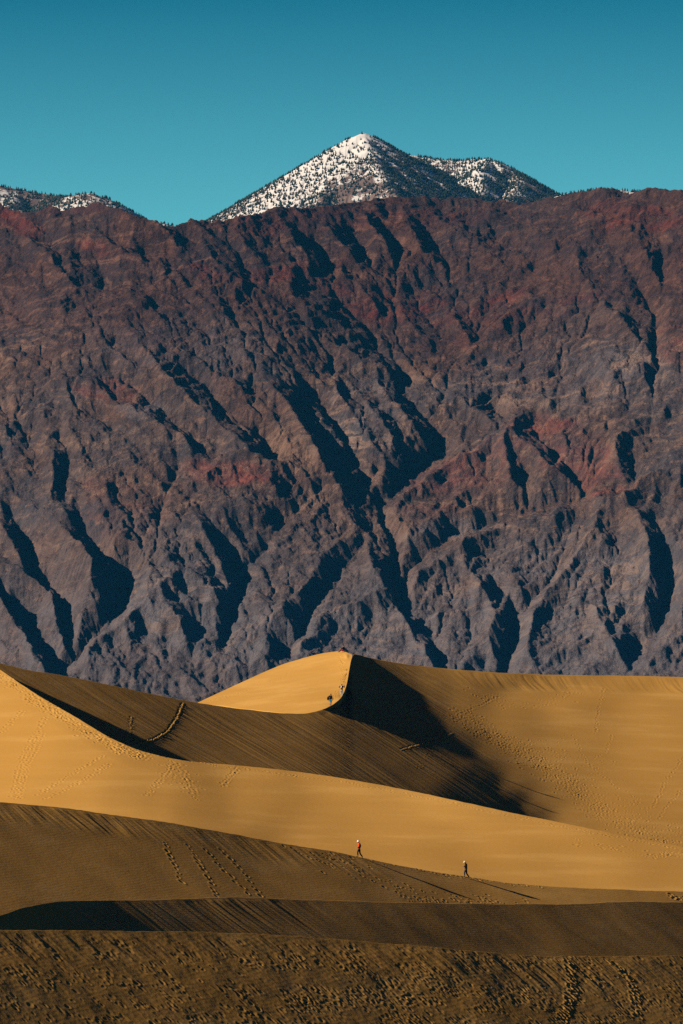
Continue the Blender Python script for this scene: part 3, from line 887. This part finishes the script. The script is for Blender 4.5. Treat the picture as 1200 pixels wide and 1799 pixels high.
def make_front():
    px0, px1 = -190, 1390
    gx, gy, U = relief_field(px0 - 10, px1 + 10, 300, 1320, 2.5)
    cols = np.arange(px0, px1, 3.2)
    Yg = np.arange(8560.0, 10560.0, 3.0)
    pyv = np.arange(1318, 300, -1.5)
    sl_x, sl_y = zip(*SKY_LINE)
    top = np.interp(cols, sl_x, sl_y)
    H = np.empty((len(Yg), len(cols)))
    PYg = np.empty_like(H)
    for k, px in enumerate(cols):
        wob = 0
        pv = pyv
        wx = 13 * fbm(px * .016 + pv * 0, pv * .016, 4, 401, .6); wy = 11 * fbm(px * .016 + 40 + pv * 0, pv * .016, 4, 402, .6)
        p = bilin(gx, gy, U, px + wx, pv + wy) * (.70 + .24 * smooth01(pv, 600, 760)) + 22 * fbm((px + wx) * .0075, (pv + wy) * .0075, 2, 407)
        # secondary spurs: they run down to the right on the left half and high up, down to the left on the lower right
        turn = smooth01(px + pv * .55, 950, 1250)
        wx2 = px + wx * 1.5; wy2 = pv + wy * 1.5
        for th, wgt in ((.80, 1 - turn), (2.35, turn), (1.57, .35 + 0 * turn)):
            u = wx2 * math.cos(th) + wy2 * math.sin(th); v = -wx2 * math.sin(th) + wy2 * math.cos(th)
            p = p + wgt * (15 * smooth01(pv, 420, 700) * ridged(u * .0032, v * .0085, 2, 433 + int(th * 10), .5) + 18 * ridged(u * .0065, v * .0165, 3, 403 + int(th * 10), .55) + 7 * ridged(u * .018, v * .042, 3, 404 + int(th * 10), .6))
        Yb = front_depth(pv, px)
        g = Yb - p * 1.0
        g = np.maximum.accumulate(g + np.arange(len(g)) * .12)
        z = CAMZ + (HOR - pv) / F * g
        ok = pv >= top[k]
        zt = z[ok]; gt = g[ok]
        h = np.interp(Yg, gt, zt)
        # behind the skyline the ridge falls away
        over = np.maximum(Yg - gt[-1], 0)
        h = h - over * .55
        low = np.maximum(gt[0] - Yg, 0)
        h = h - low * .5
        H[:, k] = h
        PYg[:, k] = HOR - (h - CAMZ) / Yg * F
    Xg = (cols[None, :] - CX) / F * Yg[:, None]
    YY = np.repeat(Yg[:, None], len(cols), 1)
    H = H + 5.0 * ridged(Xg * .011, YY * .009, 4, 5) + 7.0 * fbm(Xg * .03, YY * .03, 4, 55)
    H0 = H.copy()
    soft = .12 + .88 * smooth01(fbm(Xg * .0045, YY * .0045, 3, 21), -.25, .35)
    H, A = drain(H, 26, .006 * soft, 3.0, 1.5, relax=.03)
    # keep the broad shape where it was
    D = H0 - H
    for k in range(30):
        P = np.pad(D, 1, 'edge'); D = .25 * (P[:-2, 1:-1] + P[2:, 1:-1] + P[1:-1, :-2] + P[1:-1, 2:])
    H = H + D * .6
    # finer grid
    cols2 = np.arange(px0, px1 - 4, 1.45); Y2 = np.arange(8560.0, 10540.0, 1.5)
    jj, ii = np.meshgrid(cols2, Y2)
    H2 = bilin(cols, Yg, H, jj, ii)
    X2 = (jj - CX) / F * ii
    H2 = H2 + 2.2 * ridged(X2 * .045, ii * .035, 3, 15) + 1.2 * fbm(X2 * .12, ii * .12, 3, 95)
    soft2 = bilin(cols, Yg, soft, jj, ii)
    # ledges of the tilted, folded beds
    s_ = H2 - .22 * X2 + 90 * fbm(X2 * .0035, ii * .0035, 3, 501) + 14 * fbm(X2 * .02, ii * .02, 3, 502)
    bed = noise(s_ / 17.0, X2 * .004, 503) * 4.6 + noise(s_ / 7.5, X2 * .006, 504) * 2.0
    H2 = H2 + bed * (.35 + .65 * smooth01(fbm(X2 * .005 + 9, ii * .005, 3, 505), -.3, .3))
    H2, A2 = drain(H2, 6, .009 * soft2, 1.45, 1.8, m_exp=.42)
    crag = np.clip(fbm(X2 * .006, ii * .006, 3, 31) * 2.2 + .45, 0, 1)
    H2 = H2 + crag * 2.6 * ridged(X2 * .085, ii * .06, 4, 25, .6) + .5 * fbm(X2 * .3, ii * .3, 2, 65)
    py = HOR - (H2 - CAMZ) / ii * F
    px = jj
    def blobs(lst, seed):
        s = np.zeros_like(px)
        wx = 26 * fbm(X2 * .012, ii * .012, 4, seed); wy = 20 * fbm(X2 * .012 + 50, ii * .012, 4, seed + 1)
        for (bx, by, rx, ry, tilt, k) in lst:
            c, sn = math.cos(tilt), math.sin(tilt)
            dx = px + wx - bx; dy = py + wy - by
            u = (dx * c + dy * sn) / rx; v = (-dx * sn + dy * c) / ry
            s = np.maximum(s, k * (1 - smooth01(np.sqrt(u * u + v * v), .55, 1.15)))
        return s
    red = blobs([(880, 525, 60, 12, -.35, 1), (960, 545, 130, 24, -.2, .65), (720, 540, 130, 36, .1, .75), (820, 600, 26, 26, 0, .7), (610, 510, 50, 14, .1, .8), (1060, 845, 60, 26, -.1, .95), (1000, 790, 90, 50, .3, .55),
                 (830, 830, 150, 50, -.5, .45), (960, 745, 70, 20, 0, .6), (420, 830, 110, 26, .05, .75), (200, 690, 70, 18, .15, .7), (210, 900, 90, 60, .3, .45), (1150, 390, 110, 26, .1, .75), (1060, 365, 80, 24, 0, .55),
                 (30, 390, 60, 22, .2, .8), (190, 440, 60, 14, .3, .7), (500, 480, 110, 16, -.15, .7), (640, 380, 260, 30, 0, .25), (360, 480, 40, 16, .3, .6), (120, 360, 160, 20, 0, .3), (450, 395, 90, 20, 0, .45), (1180, 600, 60, 40, 0, .4)], 300)
    grey = blobs([(1000, 1060, 260, 130, 0, .75), (560, 1130, 300, 70, 0, .9), (330, 1080, 160, 80, 0, .85), (700, 1130, 200, 70, 0, .8), (1000, 660, 220, 70, -.1, .6), (640, 720, 90, 70, 0, .55), (300, 600, 190, 60, 0, .45),
                  (80, 560, 140, 60, 0, .3), (1000, 1150, 300, 60, 0, .7), (130, 1120, 120, 70, 0, .5), (780, 930, 90, 20, -.2, .7), (250, 720, 60, 16, .1, .7), (620, 520, 60, 18, 0, .3)], 310)
    tan = blobs([(510, 790, 50, 40, .4, .85), (640, 830, 40, 30, .5, .9), (690, 925, 50, 30, .2, .7), (940, 470, 90, 22, .1, .6), (900, 420, 50, 16, 0, .4), (1080, 930, 110, 22, -.2, .6), (570, 960, 60, 50, 0, .45), (150, 770, 80, 20, -.2, .4),
                 (740, 650, 40, 18, .4, .7), (230, 960, 60, 60, 0, .4), (80, 980, 50, 40, 0, .35), (860, 1060, 120, 60, 0, .35), (250, 480, 60, 8, -.2, .5), (1130, 420, 90, 10, 0, .5), (960, 700, 160, 40, -.2, .3)], 320)
    strata = .45 + blobs([(1000, 1060, 280, 130, 0, .72), (620, 730, 100, 80, 0, .7), (1000, 650, 240, 70, -.1, .6), (560, 1120, 300, 80, 0, .7), (330, 1060, 160, 80, 0, .7), (300, 460, 130, 60, .3, .5), (120, 480, 150, 90, 0, .45), (600, 420, 160, 50, -.2, .4), (60, 600, 100, 50, -.2, .5)], 330)
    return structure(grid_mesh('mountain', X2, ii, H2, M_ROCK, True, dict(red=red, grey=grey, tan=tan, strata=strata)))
make_front()

# ------------------------------------------------------------------ the snowy mountain far behind, with its woods
def make_far():
    Y0 = 15200.0
    cols = np.arange(-260, 1460, 2.2)
    Yg = np.arange(13200.0, 16600.0, 6.0)
    px, YY = np.meshgrid(cols, Yg)
    X = (px - CX) / F * YY
    def pt(x, y, Y): return ((x - CX) / F * Y, Y, CAMZ + (HOR - y) / F * Y)
    lines = [
        [pt(-220, 318, 15300), pt(-100, 322, 15200), pt(0, 327, 15200), pt(40, 335, 15200), pt(90, 343, 15150), pt(118, 347, 15100)],
        [pt(105, 350, 14900), pt(135, 342, 14800), pt(160, 339, 14750), pt(180, 346, 14750), pt(205, 366, 14750), pt(260, 392, 14800)],
        [pt(260, 392, 15400), pt(285, 391, 15400), pt(320, 400, 15400)],
        [pt(415, 391, 15000), pt(440, 374, 15100), pt(485, 346, 15200), pt(533, 316, 15250), pt(572, 289, 15300), pt(601, 264, 15300), pt(622, 242, 15280), pt(639, 234.5, 15260), pt(655, 243, 15300), pt(680, 264, 15400), pt(708, 279, 15500), pt(740, 284, 15600)],
        [pt(700, 276, 15900), pt(722, 273, 15900), pt(745, 277, 15900), pt(765, 280, 15850), pt(800, 282, 15800), pt(835, 281, 15750), pt(860, 280, 15700), pt(878, 287, 15650), pt(905, 303, 15600), pt(940, 322, 15600), pt(985, 346, 15600)],
        [pt(639, 236, 15260), pt(650, 262, 15100), pt(668, 300, 14900), pt(700, 350, 14650), pt(715, 390, 14500)],
        [pt(600, 262, 15290), pt(580, 310, 15000), pt(560, 370, 14700)],
        [pt(860, 281, 15700), pt(845, 300, 15500), pt(848, 330, 15300), pt(830, 370, 15000)],
        [pt(905, 303, 15600), pt(915, 318, 15450), pt(905, 335, 15300), pt(890, 365, 15100)],
        [pt(955, 352, 15000), pt(1000, 340, 15000), pt(1040, 335, 15000), pt(1080, 333, 14950), pt(1110, 337, 14950), pt(1200, 345, 15000), pt(1400, 340, 15000)],
        [pt(30, 336, 15200), pt(20, 360, 15000), pt(10, 390, 14800)],
        [pt(90, 343, 15150), pt(80, 370, 14900)],
    ]
    H = np.full(X.shape, -1e9)
    for k, ln in enumerate(lines):
        for a, b in zip(ln[:-1], ln[1:]):
            ax, ay, az = a; bx, by, bz = b
            dx, dy = bx - ax, by - ay
            t = np.clip(((X - ax) * dx + (YY - ay) * dy) / (dx * dx + dy * dy), 0, 1)
            d = np.hypot(X - ax - dx * t, YY - ay - dy * t)
            z = az + (bz - az) * t
            h = z - (d / (d + 14)) * d * .60
            H = np.maximum(H, h)
    H = np.maximum(H, 250 + .0 * H)
    dist = H.copy()
    rough = 12.0 * fbm(X * .006, YY * .006, 4, 8) + 5 * ridged(X * .018, YY * .018, 3, 9)
    top = np.zeros_like(H)
    H = H + rough * .3
    H, A = drain(H, 8, .03, 4.4, 1.1)
    H = H + 1.2 * fbm(X * .06, YY * .06, 3, 19)
    py = HOR - (H - CAMZ) / YY * F
    snow = .88 - (py - 236) / 260.0
    snow += .30 * np.exp(-((px - (640 - (py - 236) * 1.25)) / 60) ** 2) + .35 * np.exp(-(((px - 845) / 34) ** 2 + ((py - 305) / 34) ** 2))
    snow -= .35 * np.exp(-(((px - 615) / 75) ** 2 + ((py - 340) / 40) ** 2))
    snow = np.where(px < 300, .5 - .3 * np.exp(-((px - 70) / 40) ** 2), snow)
    snow = np.where(px > 960, .5, snow) - .16 * smooth01(px, 665, 700) * (px < 960) * (1 - np.exp(-((px - 845) / 34) ** 2))
    structure(grid_mesh('snowy_mountain', X, YY, H, M_SNOW, True, dict(snow=snow)))
    # woods of small dark conifers
    rnd = np.random.RandomState(4)
    n = 110000
    j = rnd.uniform(2, len(cols) - 3, n); i = rnd.uniform(2, len(Yg) - 3, n)
    tx = np.interp(j, np.arange(len(cols)), cols); ty = np.interp(i, np.arange(len(Yg)), Yg)
    gz = bilin(cols, Yg, H, tx, ty)
    tpy = HOR - (gz - CAMZ) / ty * F
    sn = bilin(cols, Yg, snow, tx, ty)
    clump = fbm(tx / 8.0, ty / 26.0, 3, 71)
    dens = .78 - (sn - .5) * .45 + clump * 1.7
    front = bilin(cols, Yg, np.gradient(H, 6.0, axis=0), tx, ty) > -.15
    # thin on the brightest snow near the top and on the scree at the foot
    dens -= .8 * np.exp(-(((tx - 625) / 26) ** 2 + ((tpy - 352) / 12) ** 2))
    dens -= .35 * (1 - smooth01(tpy, 238, 275)) * (np.abs(tx - 625) < 90)
    dens = np.where(tx > 655, dens + .45, dens)
    ok = (rnd.rand(n) < dens) & front & (tpy < 400)
    tx, ty, gz = tx[ok], ty[ok], gz[ok]
    n = len(tx)
    wx = (tx - CX) / F * ty
    hgt = rnd.uniform(5.5, 9.5, n); rad = rnd.uniform(2.1, 3.5, n)
    # each tree: a small skirted cone of five sides with a second tier
    k = 5
    ang = np.arange(k) / k * 2 * np.pi
    verts = np.empty((n, 2 * k + 2, 3), np.float32)
    ph = rnd.uniform(0, 6.28, n)
    for q in range(k):
        r1 = rad * rnd.uniform(.75, 1.25, n); r2 = rad * .72 * rnd.uniform(.7, 1.2, n)
        verts[:, q] = np.stack([wx + r1 * np.cos(ang[q] + ph), ty + r1 * np.sin(ang[q] + ph), gz + hgt * .08], 1)
        verts[:, k + q] = np.stack([wx + r2 * np.cos(ang[q] + ph + .6), ty + r2 * np.sin(ang[q] + ph + .6), gz + hgt * .42], 1)
    verts[:, 2*k] = np.stack([wx, ty, gz + hgt * .62], 1)
    verts[:, 2*k+1] = np.stack([wx, ty, gz + hgt], 1)
    tri = []
    for q in range(k):
        tri.append((q, (q + 1) % k, 2 * k)); tri.append((k + q, k + (q + 1) % k, 2 * k + 1)); tri.append(((q + 1) % k, q, 2 * k))
    tri = np.array(tri, np.int32)
    T = (tri[None] + (np.arange(n) * (2 * k + 2))[:, None, None]).reshape(-1, 3)
    me = bpy.data.meshes.new('mountain_forest')
    me.vertices.add(n * (2*k+2)); me.vertices.foreach_set('co', verts.ravel())
    me.loops.add(T.size); me.loops.foreach_set('vertex_index', T.ravel())
    me.polygons.add(len(T)); me.polygons.foreach_set('loop_start', np.arange(0, T.size, 3, dtype=np.int32)); me.polygons.foreach_set('loop_total', np.full(len(T), 3, np.int32))
    me.update(calc_edges=True)
    me.materials.append(plain('conifer_green', (.035, .05, .032), .9))
    o = bpy.data.objects.new('forest', me); C.objects.link(o)
    o['label'] = 'dark green conifers scattered over the snowy far mountain'
    o['category'] = 'forest'; o['kind'] = 'stuff'
make_far()

# ------------------------------------------------------------------ the air between the dunes and the mountains
def make_haze():
    bm = bmesh.new()
    bmesh.ops.create_cube(bm, size=1.0)
    me = bpy.data.meshes.new('haze'); bm.to_mesh(me); bm.free()
    o = bpy.data.objects.new('haze', me); C.objects.link(o)
    z0, z1 = -12.0, 2100.0
    o.scale = (64000, 64000, z1 - z0)
    o.location = (0, 10000, (z0 + z1) / 2)
    m = bpy.data.materials.new('thin_air'); m.use_nodes = True
    n = m.node_tree.nodes; n.clear()
    om = n.new('ShaderNodeOutputMaterial'); v = n.new('ShaderNodeVolumePrincipled')
    v.inputs['Color'].default_value = (.04, .46, 1.0, 1)
    v.inputs['Density'].default_value = HAZE
    v.inputs['Anisotropy'].default_value = 0.0
    m.node_tree.links.new(v.outputs[0], om.inputs['Volume'])
    me.materials.append(m)
    o['kind'] = 'stuff'; o['label'] = 'thin blue haze in front of the far mountains'; o['category'] = 'haze'
HAZE = 0.85e-5
make_haze()


# ------------------------------------------------------------------ people
M_SKIN = plain('skin', (.42, .24, .16), .6, .1)
M_BLACK = plain('black_cloth', (.012, .012, .014), .9)
M_CHAR = plain('charcoal_cloth', (.04, .042, .048), .9)
M_ORANGE = plain('orange_cloth', (.80, .085, .012), .8)
M_RED = plain('red_cloth', (.50, .03, .035), .8)
M_WHITE = plain('white_cloth', (.82, .78, .72), .8, .08)
M_CREAM = plain('straw', (.80, .66, .42), .8, .15)
M_GREY = plain('pale_grey_cloth', (.42, .42, .40), .8)
M_BLUE = plain('blue_cloth', (.02, .22, .42), .8)
M_HAIR = plain('dark_hair', (.015, .010, .008), .7)
M_PINK = plain('pink_plastic', (.90, .28, .26), .4, .05)
M_SHOE = plain('shoe_leather', (.03, .025, .02), .6)
M_RUST = plain('dark_red_cloth', (.10, .02, .025), .8)

def evaluated(name, bm, mat, parent, mods):
    me = bpy.data.meshes.new(name + '_src'); bm.to_mesh(me); bm.free()
    o = bpy.data.objects.new(name + '_src', me); C.objects.link(o)
    for t in mods:
        if t == 'skin':
            m = o.modifiers.new('s', 'SKIN'); m.use_smooth_shade = True
        else:
            m = o.modifiers.new('u', 'SUBSURF'); m.levels = t; m.render_levels = t
    dg = bpy.context.evaluated_depsgraph_get()
    out = bpy.data.meshes.new_from_object(o.evaluated_get(dg))
    bpy.data.objects.remove(o); bpy.data.meshes.remove(me)
    out.name = name; out.materials.clear(); out.materials.append(mat)
    out.polygons.foreach_set('use_smooth', np.ones(len(out.polygons), bool))
    r = bpy.data.objects.new(name, out); C.objects.link(r); r.parent = parent
    return r

def skinned(name, chains, mat, parent, levels=1):
    """chains: lists of (point, (rx, ry)); equal points are shared, the first point is the root"""
    bm = bmesh.new(); sk = bm.verts.layers.skin.verify(); seen = {}
    root = None
    def vert(p, r):
        nonlocal root
        key = tuple(round(c, 4) for c in p)
        if key not in seen:
            v = bm.verts.new(p); v[sk].radius = r if isinstance(r, tuple) else (r, r)
            if root is None: root = v; v[sk].use_root = True
            seen[key] = v
        return seen[key]
    for ch in chains:
        vs = [vert(p, r) for p, r in ch]
        for a, b in zip(vs[:-1], vs[1:]):
            if a is not b and bm.edges.get((a, b)) is None: bm.edges.new((a, b))
    return evaluated(name, bm, mat, parent, ['skin', levels])

def lathe(name, prof, mat, parent, loc=(0, 0, 0), tilt=(0, 0, 0), n=20, squash=(1, 1), droop=0.0):
    bm = bmesh.new(); rings = []
    for r, z in prof:
        ring = []
        for k in range(n):
            a = 2 * math.pi * k / n
            ring.append(bm.verts.new((r * math.cos(a) * squash[0], r * math.sin(a) * squash[1], z - droop * r * r * abs(math.sin(a)))))
        rings.append(ring)
    for a, b in zip(rings[:-1], rings[1:]):
        for k in range(n): bm.faces.new((a[k], a[(k+1) % n], b[(k+1) % n], b[k]))
    bm.faces.new(rings[0][::-1]); bm.faces.new(rings[-1])
    me = bpy.data.meshes.new(name)
    bmesh.ops.transform(bm, matrix=Matrix.Translation(loc) @ Matrix.Rotation(tilt[0], 4, 'X') @ Matrix.Rotation(tilt[1], 4, 'Y'), verts=bm.verts)
    bm.to_mesh(me); bm.free()
    me.polygons.foreach_set('use_smooth', np.ones(len(me.polygons), bool))
    me.materials.append(mat)
    o = bpy.data.objects.new(name, me); C.objects.link(o); o.parent = parent
    return o

def ground_under(d, x, y):
    q = (d.X - x) ** 2 + (d.Y - y) ** 2
    return float(d.Z.ravel()[np.argmin(q)])

def V3(*a): return Vector(a)

def person(label, d, px, py, face, pose, look, s=1.0):
    """face: heading of the body in radians (0 looks away from the camera, pi/2 to the left).
    pose: joints in the body's own frame, x right, y ahead, z up; look: the clothes"""
    base = d.at(px, py)
    root = bpy.data.objects.new('person', None); C.objects.link(root)
    root.empty_display_size = .3
    root.location = base; root.rotation_euler = (0, 0, face); root.scale = (s, s, s)
    root['label'] = label; root['category'] = 'person'
    J = {k: Vector(v) for k, v in pose.items() if k != '_plant'}
    # the feet come down on the sand
    if pose.get('_plant', (1,))[0]:
        for sd in 'lr':
            an = J['ankle_' + sd]
            wv = Matrix.Rotation(face, 3, 'Z') @ (an * s) + base
            dz = (ground_under(d, wv.x, wv.y) - base.z) / s
            dz = max(-.3, min(.3, dz))
            for k in ('ankle_', 'toe_'): J[k + sd].z += dz
            J['knee_' + sd].z += dz * .6
    P = J
    up = (P['head'] - P['neck']).normalized()
    fwd = Vector(pose.get('gaze', (0, 1, 0))).normalized()
    def hand(sd):
        w, e = P['wrist_' + sd], P['elbow_' + sd]
        dr = (w - e).normalized()
        side = dr.cross(Vector((0, 1, .2))).normalized()
        palm = w + dr * .07
        ch = [[(w, .026), (palm, (.036, .02))]]
        for k, (o, ln) in enumerate(((-.03, .065), (-.01, .078), (.01, .074), (.03, .058))):
            a = palm + side * o + dr * .025; b = a + dr * ln * .55 + fwd * .008; c = b + dr * ln * .4 + fwd * .022
            ch.append([(palm, (.036, .02)), (a, .010), (b, .009), (c, .008)])
        th = w + dr * .03 - side * .035
        ch.append([(w, .026), (th, .012), (th + dr * .045 - side * .012 + fwd * .01, .010)])
        return ch
    hd = P['head']
    body = [[(P['pelvis'], (.15, .11)), (P['waist'], (.13, .095)), (P['chest'], (.155, .11)), (P['neck'] - up * .03, (.075, .065)), (P['neck'] + up * .04, .055), (hd - up * .07 + fwd * .012, (.066, .075)), (hd, (.076, .092)), (hd + up * .075, (.066, .078)), (hd + up * .115, (.035, .04))],
            [(hd, (.076, .092)), (hd + fwd * .10 - up * .01, .014)]]
    for sd in 'lr':
        body.append([(P['pelvis'], (.15, .11)), (P['hip_' + sd], .085), ((P['hip_' + sd] + P['knee_' + sd]) / 2, .075), (P['knee_' + sd], .055), ((P['knee_' + sd] * .6 + P['ankle_' + sd] * .4), .056), (P['ankle_' + sd], .036), (P['toe_' + sd], (.04, .025))])
        body.append([(P['chest'], (.155, .11)), (P['shoulder_' + sd], .056), (P['elbow_' + sd], .040), (P['wrist_' + sd], .026)])
        body += hand(sd)
    skinned('body', body, M_SKIN, root)
    # clothes
    def torso(name, mat, g, arms=1.0, hem=-.08):
        dn = (P['pelvis'] - P['waist']).normalized()
        ch = [[(P['pelvis'] + dn * (-hem), (.165 + g, .125 + g)), (P['waist'], (.145 + g, .11 + g)), (P['chest'], (.172 + g, .125 + g)), (P['neck'] - up * .045, (.09 + g, .08 + g))]]
        for sd in 'lr':
            c = [(P['chest'], (.172 + g, .125 + g)), (P['shoulder_' + sd], .074 + g), (P['elbow_' + sd], .055 + g * .6)]
            if arms > .9: c.append((P['wrist_' + sd] * .95 + P['elbow_' + sd] * .05, .042 + g * .4))
            ch.append(c)
        return skinned(name, ch, mat, root)
    def legs(name, mat, g, length=1.0):
        ch = [[(P['pelvis'] + Vector((0, 0, .06)), (.158 + g, .12 + g)), (P['pelvis'] - Vector((0, 0, .01)), (.16 + g, .12 + g))]]
        for sd in 'lr':
            c = [(P['pelvis'] - Vector((0, 0, .01)), (.16 + g, .12 + g)), (P['hip_' + sd], .098 + g), ((P['hip_' + sd] + P['knee_' + sd]) / 2, .09 + g)]
            if length > .4: c.append((P['knee_' + sd], .07 + g))
            if length > .9:
                c.append((P['knee_' + sd] * .5 + P['ankle_' + sd] * .5, .066 + g)); c.append((P['ankle_' + sd] + Vector((0, 0, .03)), .052 + g))
            ch.append(c)
        return skinned(name, ch, mat, root)
    legs(look.get('legs_name', 'trousers'), look['legs'], look.get('legs_g', 0), look.get('legs_len', 1.0))
    torso(look.get('top_name', 'jacket'), look['top'], look.get('top_g', 0), look.get('sleeves', 1.0), look.get('hem', -.08))
    for sd in 'lr':
        a, t = P['ankle_' + sd], P['toe_' + sd]
        back = (a - t).normalized()
        skinned('shoe', [[(a + Vector((0, 0, -.005)), (.05, .05)), (Vector((a.x, a.y, t.z)) + back * .05, (.045, .035)), ], [(a + Vector((0, 0, -.005)), (.05, .05)), ((a + t) / 2, (.048, .04)), (t + (t - a) * .25, (.045, .03))]], look.get('shoe', M_SHOE), root)
    if look.get('hair'):
        skinned('hair', [[(hd + up * .135 - fwd * .0, .05), (hd + up * .09 - fwd * .02, (.088, .098)), (hd + up * .02 - fwd * .045, (.086, .078)), (hd - up * .05 - fwd * .055, (.065, .045))]], look['hair'], root)
    if look.get('hat'):
        kind, mat = look['hat']
        ax = math.atan2(-fwd.z, 1) * 0 + look.get('hat_tilt', 0)
        prof = [(.215, .0), (.21, .012), (.105, .03), (.10, .07), (.088, .12), (.05, .145), (.01, .15)] if kind == 'brim' else [(.165, -.03), (.16, -.015), (.105, .035), (.098, .085), (.075, .13), (.03, .148), (.01, .15)]
        lathe('hat', prof, mat, root, hd + up * .045, (ax, 0, 0), squash=(1, 1.08), droop=1.0 if kind == 'brim' else 0.3)
    return root, P

def std(**kw):
    p = dict(pelvis=(0, 0, .94), waist=(0, .01, 1.10), chest=(0, .02, 1.32), neck=(0, .03, 1.49), head=(0, .055, 1.62),
             hip_l=(-.095, 0, .88), hip_r=(.095, 0, .88), knee_l=(-.10, .03, .49), knee_r=(.10, .03, .49),
             ankle_l=(-.10, -.02, .09), ankle_r=(.10, -.02, .09), toe_l=(-.11, .13, .03), toe_r=(.11, .13, .03),
             shoulder_l=(-.19, .0, 1.40), shoulder_r=(.19, .0, 1.40), elbow_l=(-.24, -.03, 1.13), elbow_r=(.24, -.03, 1.13),
             wrist_l=(-.25, .08, .90), wrist_r=(.25, .08, .90))
    p.update(kw)
    return p

stride = dict(knee_l=(-.10, .16, .50), ankle_l=(-.10, .13, .10), toe_l=(-.11, .28, .035), knee_r=(.10, -.06, .50), ankle_r=(.10, -.34, .15), toe_r=(.11, -.20, .035))
person('hiker in an orange red jacket and white hat walking down the dune crest', d3, 631, 1505.5, math.radians(82),
       std(**stride, elbow_l=(-.27, -.02, 1.14), wrist_l=(-.22, .20, 1.0), elbow_r=(.26, -.10, 1.14), wrist_r=(.25, .02, .93), head=(0, .09, 1.61)),
       dict(top=M_ORANGE, top_g=.055, legs=M_BLACK, legs_g=.015, hat=('cap', M_WHITE), hair=M_HAIR, hat_tilt=-.15))
person('hiker in a long black jacket and wide cream hat standing mid stride, arms bent', d3, 818.5, 1541.5, math.radians(84),
       std(**stride, elbow_l=(-.25, .02, 1.14), wrist_l=(-.10, .25, 1.20), elbow_r=(.25, .02, 1.14), wrist_r=(.06, .25, 1.18), head=(0, .11, 1.60), chest=(0, -.01, 1.32)),
       dict(top=M_BLACK, top_g=.05, hem=-.2, legs=M_CHAR, legs_g=.02, hat=('brim', M_CREAM), hair=M_HAIR, hat_tilt=-.25))
climb = dict(knee_l=(-.11, .22, .60), ankle_l=(-.12, .16, .20), toe_l=(-.12, .31, .15), knee_r=(.10, .02, .49), ankle_r=(.11, -.12, .09), toe_r=(.11, .03, .03))
pc, PC = person('climber in pale grey trousers and dark top carrying a pink board across the shoulders', d0, 600, 1223, math.radians(-8),
       std(**climb, elbow_l=(-.36, .02, 1.22), wrist_l=(-.36, .02, 1.45), elbow_r=(.38, .02, 1.22), wrist_r=(.38, .02, 1.45), chest=(0, .06, 1.31), neck=(0, .1, 1.47), head=(0, .14, 1.60), waist=(0, .03, 1.1)),
       dict(top=M_RUST, legs=M_GREY, legs_g=.02, hair=M_HAIR, sleeves=1.0), 1.08)
pd, PD = person('climber in dark hooded top and blue shorts, bare legs, walking up the ridge', d0, 580.5, 1240, math.radians(-25),
       std(**climb, elbow_l=(-.33, -.08, 1.15), wrist_l=(-.38, .0, .92), chest=(0, .06, 1.31), neck=(0, .11, 1.46), head=(0, .16, 1.59)),
       dict(top=M_BLACK, top_g=.03, legs=M_BLUE, legs_name='shorts', legs_len=.5, legs_g=.02, hair=M_HAIR), 1.08)
sit = dict(pelvis=(0, 0, .22), waist=(0, -.04, .40), chest=(0, -.02, .64), neck=(0, .0, .80), head=(0, .05, .92),
           hip_l=(-.1, .05, .22), hip_r=(.1, .05, .22), knee_l=(-.14, .42, .42), knee_r=(.14, .38, .44), ankle_l=(-.12, .66, .10), ankle_r=(.12, .60, .10), toe_l=(-.12, .80, .05), toe_r=(.12, .75, .05),
           shoulder_l=(-.19, -.02, .71), shoulder_r=(.19, -.02, .71), elbow_l=(-.22, .20, .52), elbow_r=(.22, .18, .52), wrist_l=(-.12, .42, .50), wrist_r=(.10, .40, .50), _plant=(0,))
person('person in dark top and red trousers sitting on the summit of the dune', d0, 603.5, 1146.0, math.radians(80), sit,
       dict(top=M_BLACK, top_g=.02, hem=-.02, legs=M_RED, legs_g=.01, hair=M_HAIR), 1.15)

def carried(name, bm, mat, holder, label, cat, loc, bevel=.012):
    bmesh.ops.bevel(bm, geom=bm.edges[:], offset=bevel, segments=2, affect='EDGES')
    me = bpy.data.meshes.new(name); bm.to_mesh(me); bm.free(); me.materials.append(mat)
    me.polygons.foreach_set('use_smooth', np.ones(len(me.polygons), bool))
    o = bpy.data.objects.new(name, me); C.objects.link(o)
    o.location = holder.matrix_basis @ Vector(loc); o.rotation_euler = holder.rotation_euler
    o['label'] = label; o['category'] = cat
    return o
def block(sx, sy, sz, taper=1.0, cuts=0):
    bm = bmesh.new(); bmesh.ops.create_cube(bm, size=1.0)
    bmesh.ops.scale(bm, vec=(sx, sy, sz), verts=bm.verts)
    for v in bm.verts:
        if v.co.z > 0: v.co.x *= taper; v.co.y *= taper
    return bm
carried('board', block(1.12, .16, .05, .9), M_PINK, pc, 'narrow pink board carried across the shoulders of the climber in pale trousers', 'board', (0, -.10, 1.49), .02)
carried('bag', block(.24, .15, .30, .75), M_WHITE, pc, 'small white bag on the back of the climber with the pink board', 'bag', (-.02, -.16, 1.31), .04)
carried('bag', block(.44, .32, .60, .5), M_BLACK, pd, 'bulky dark bag hanging at the left side of the climber in blue shorts', 'bag', (-.30, -.12, 1.12), .10)
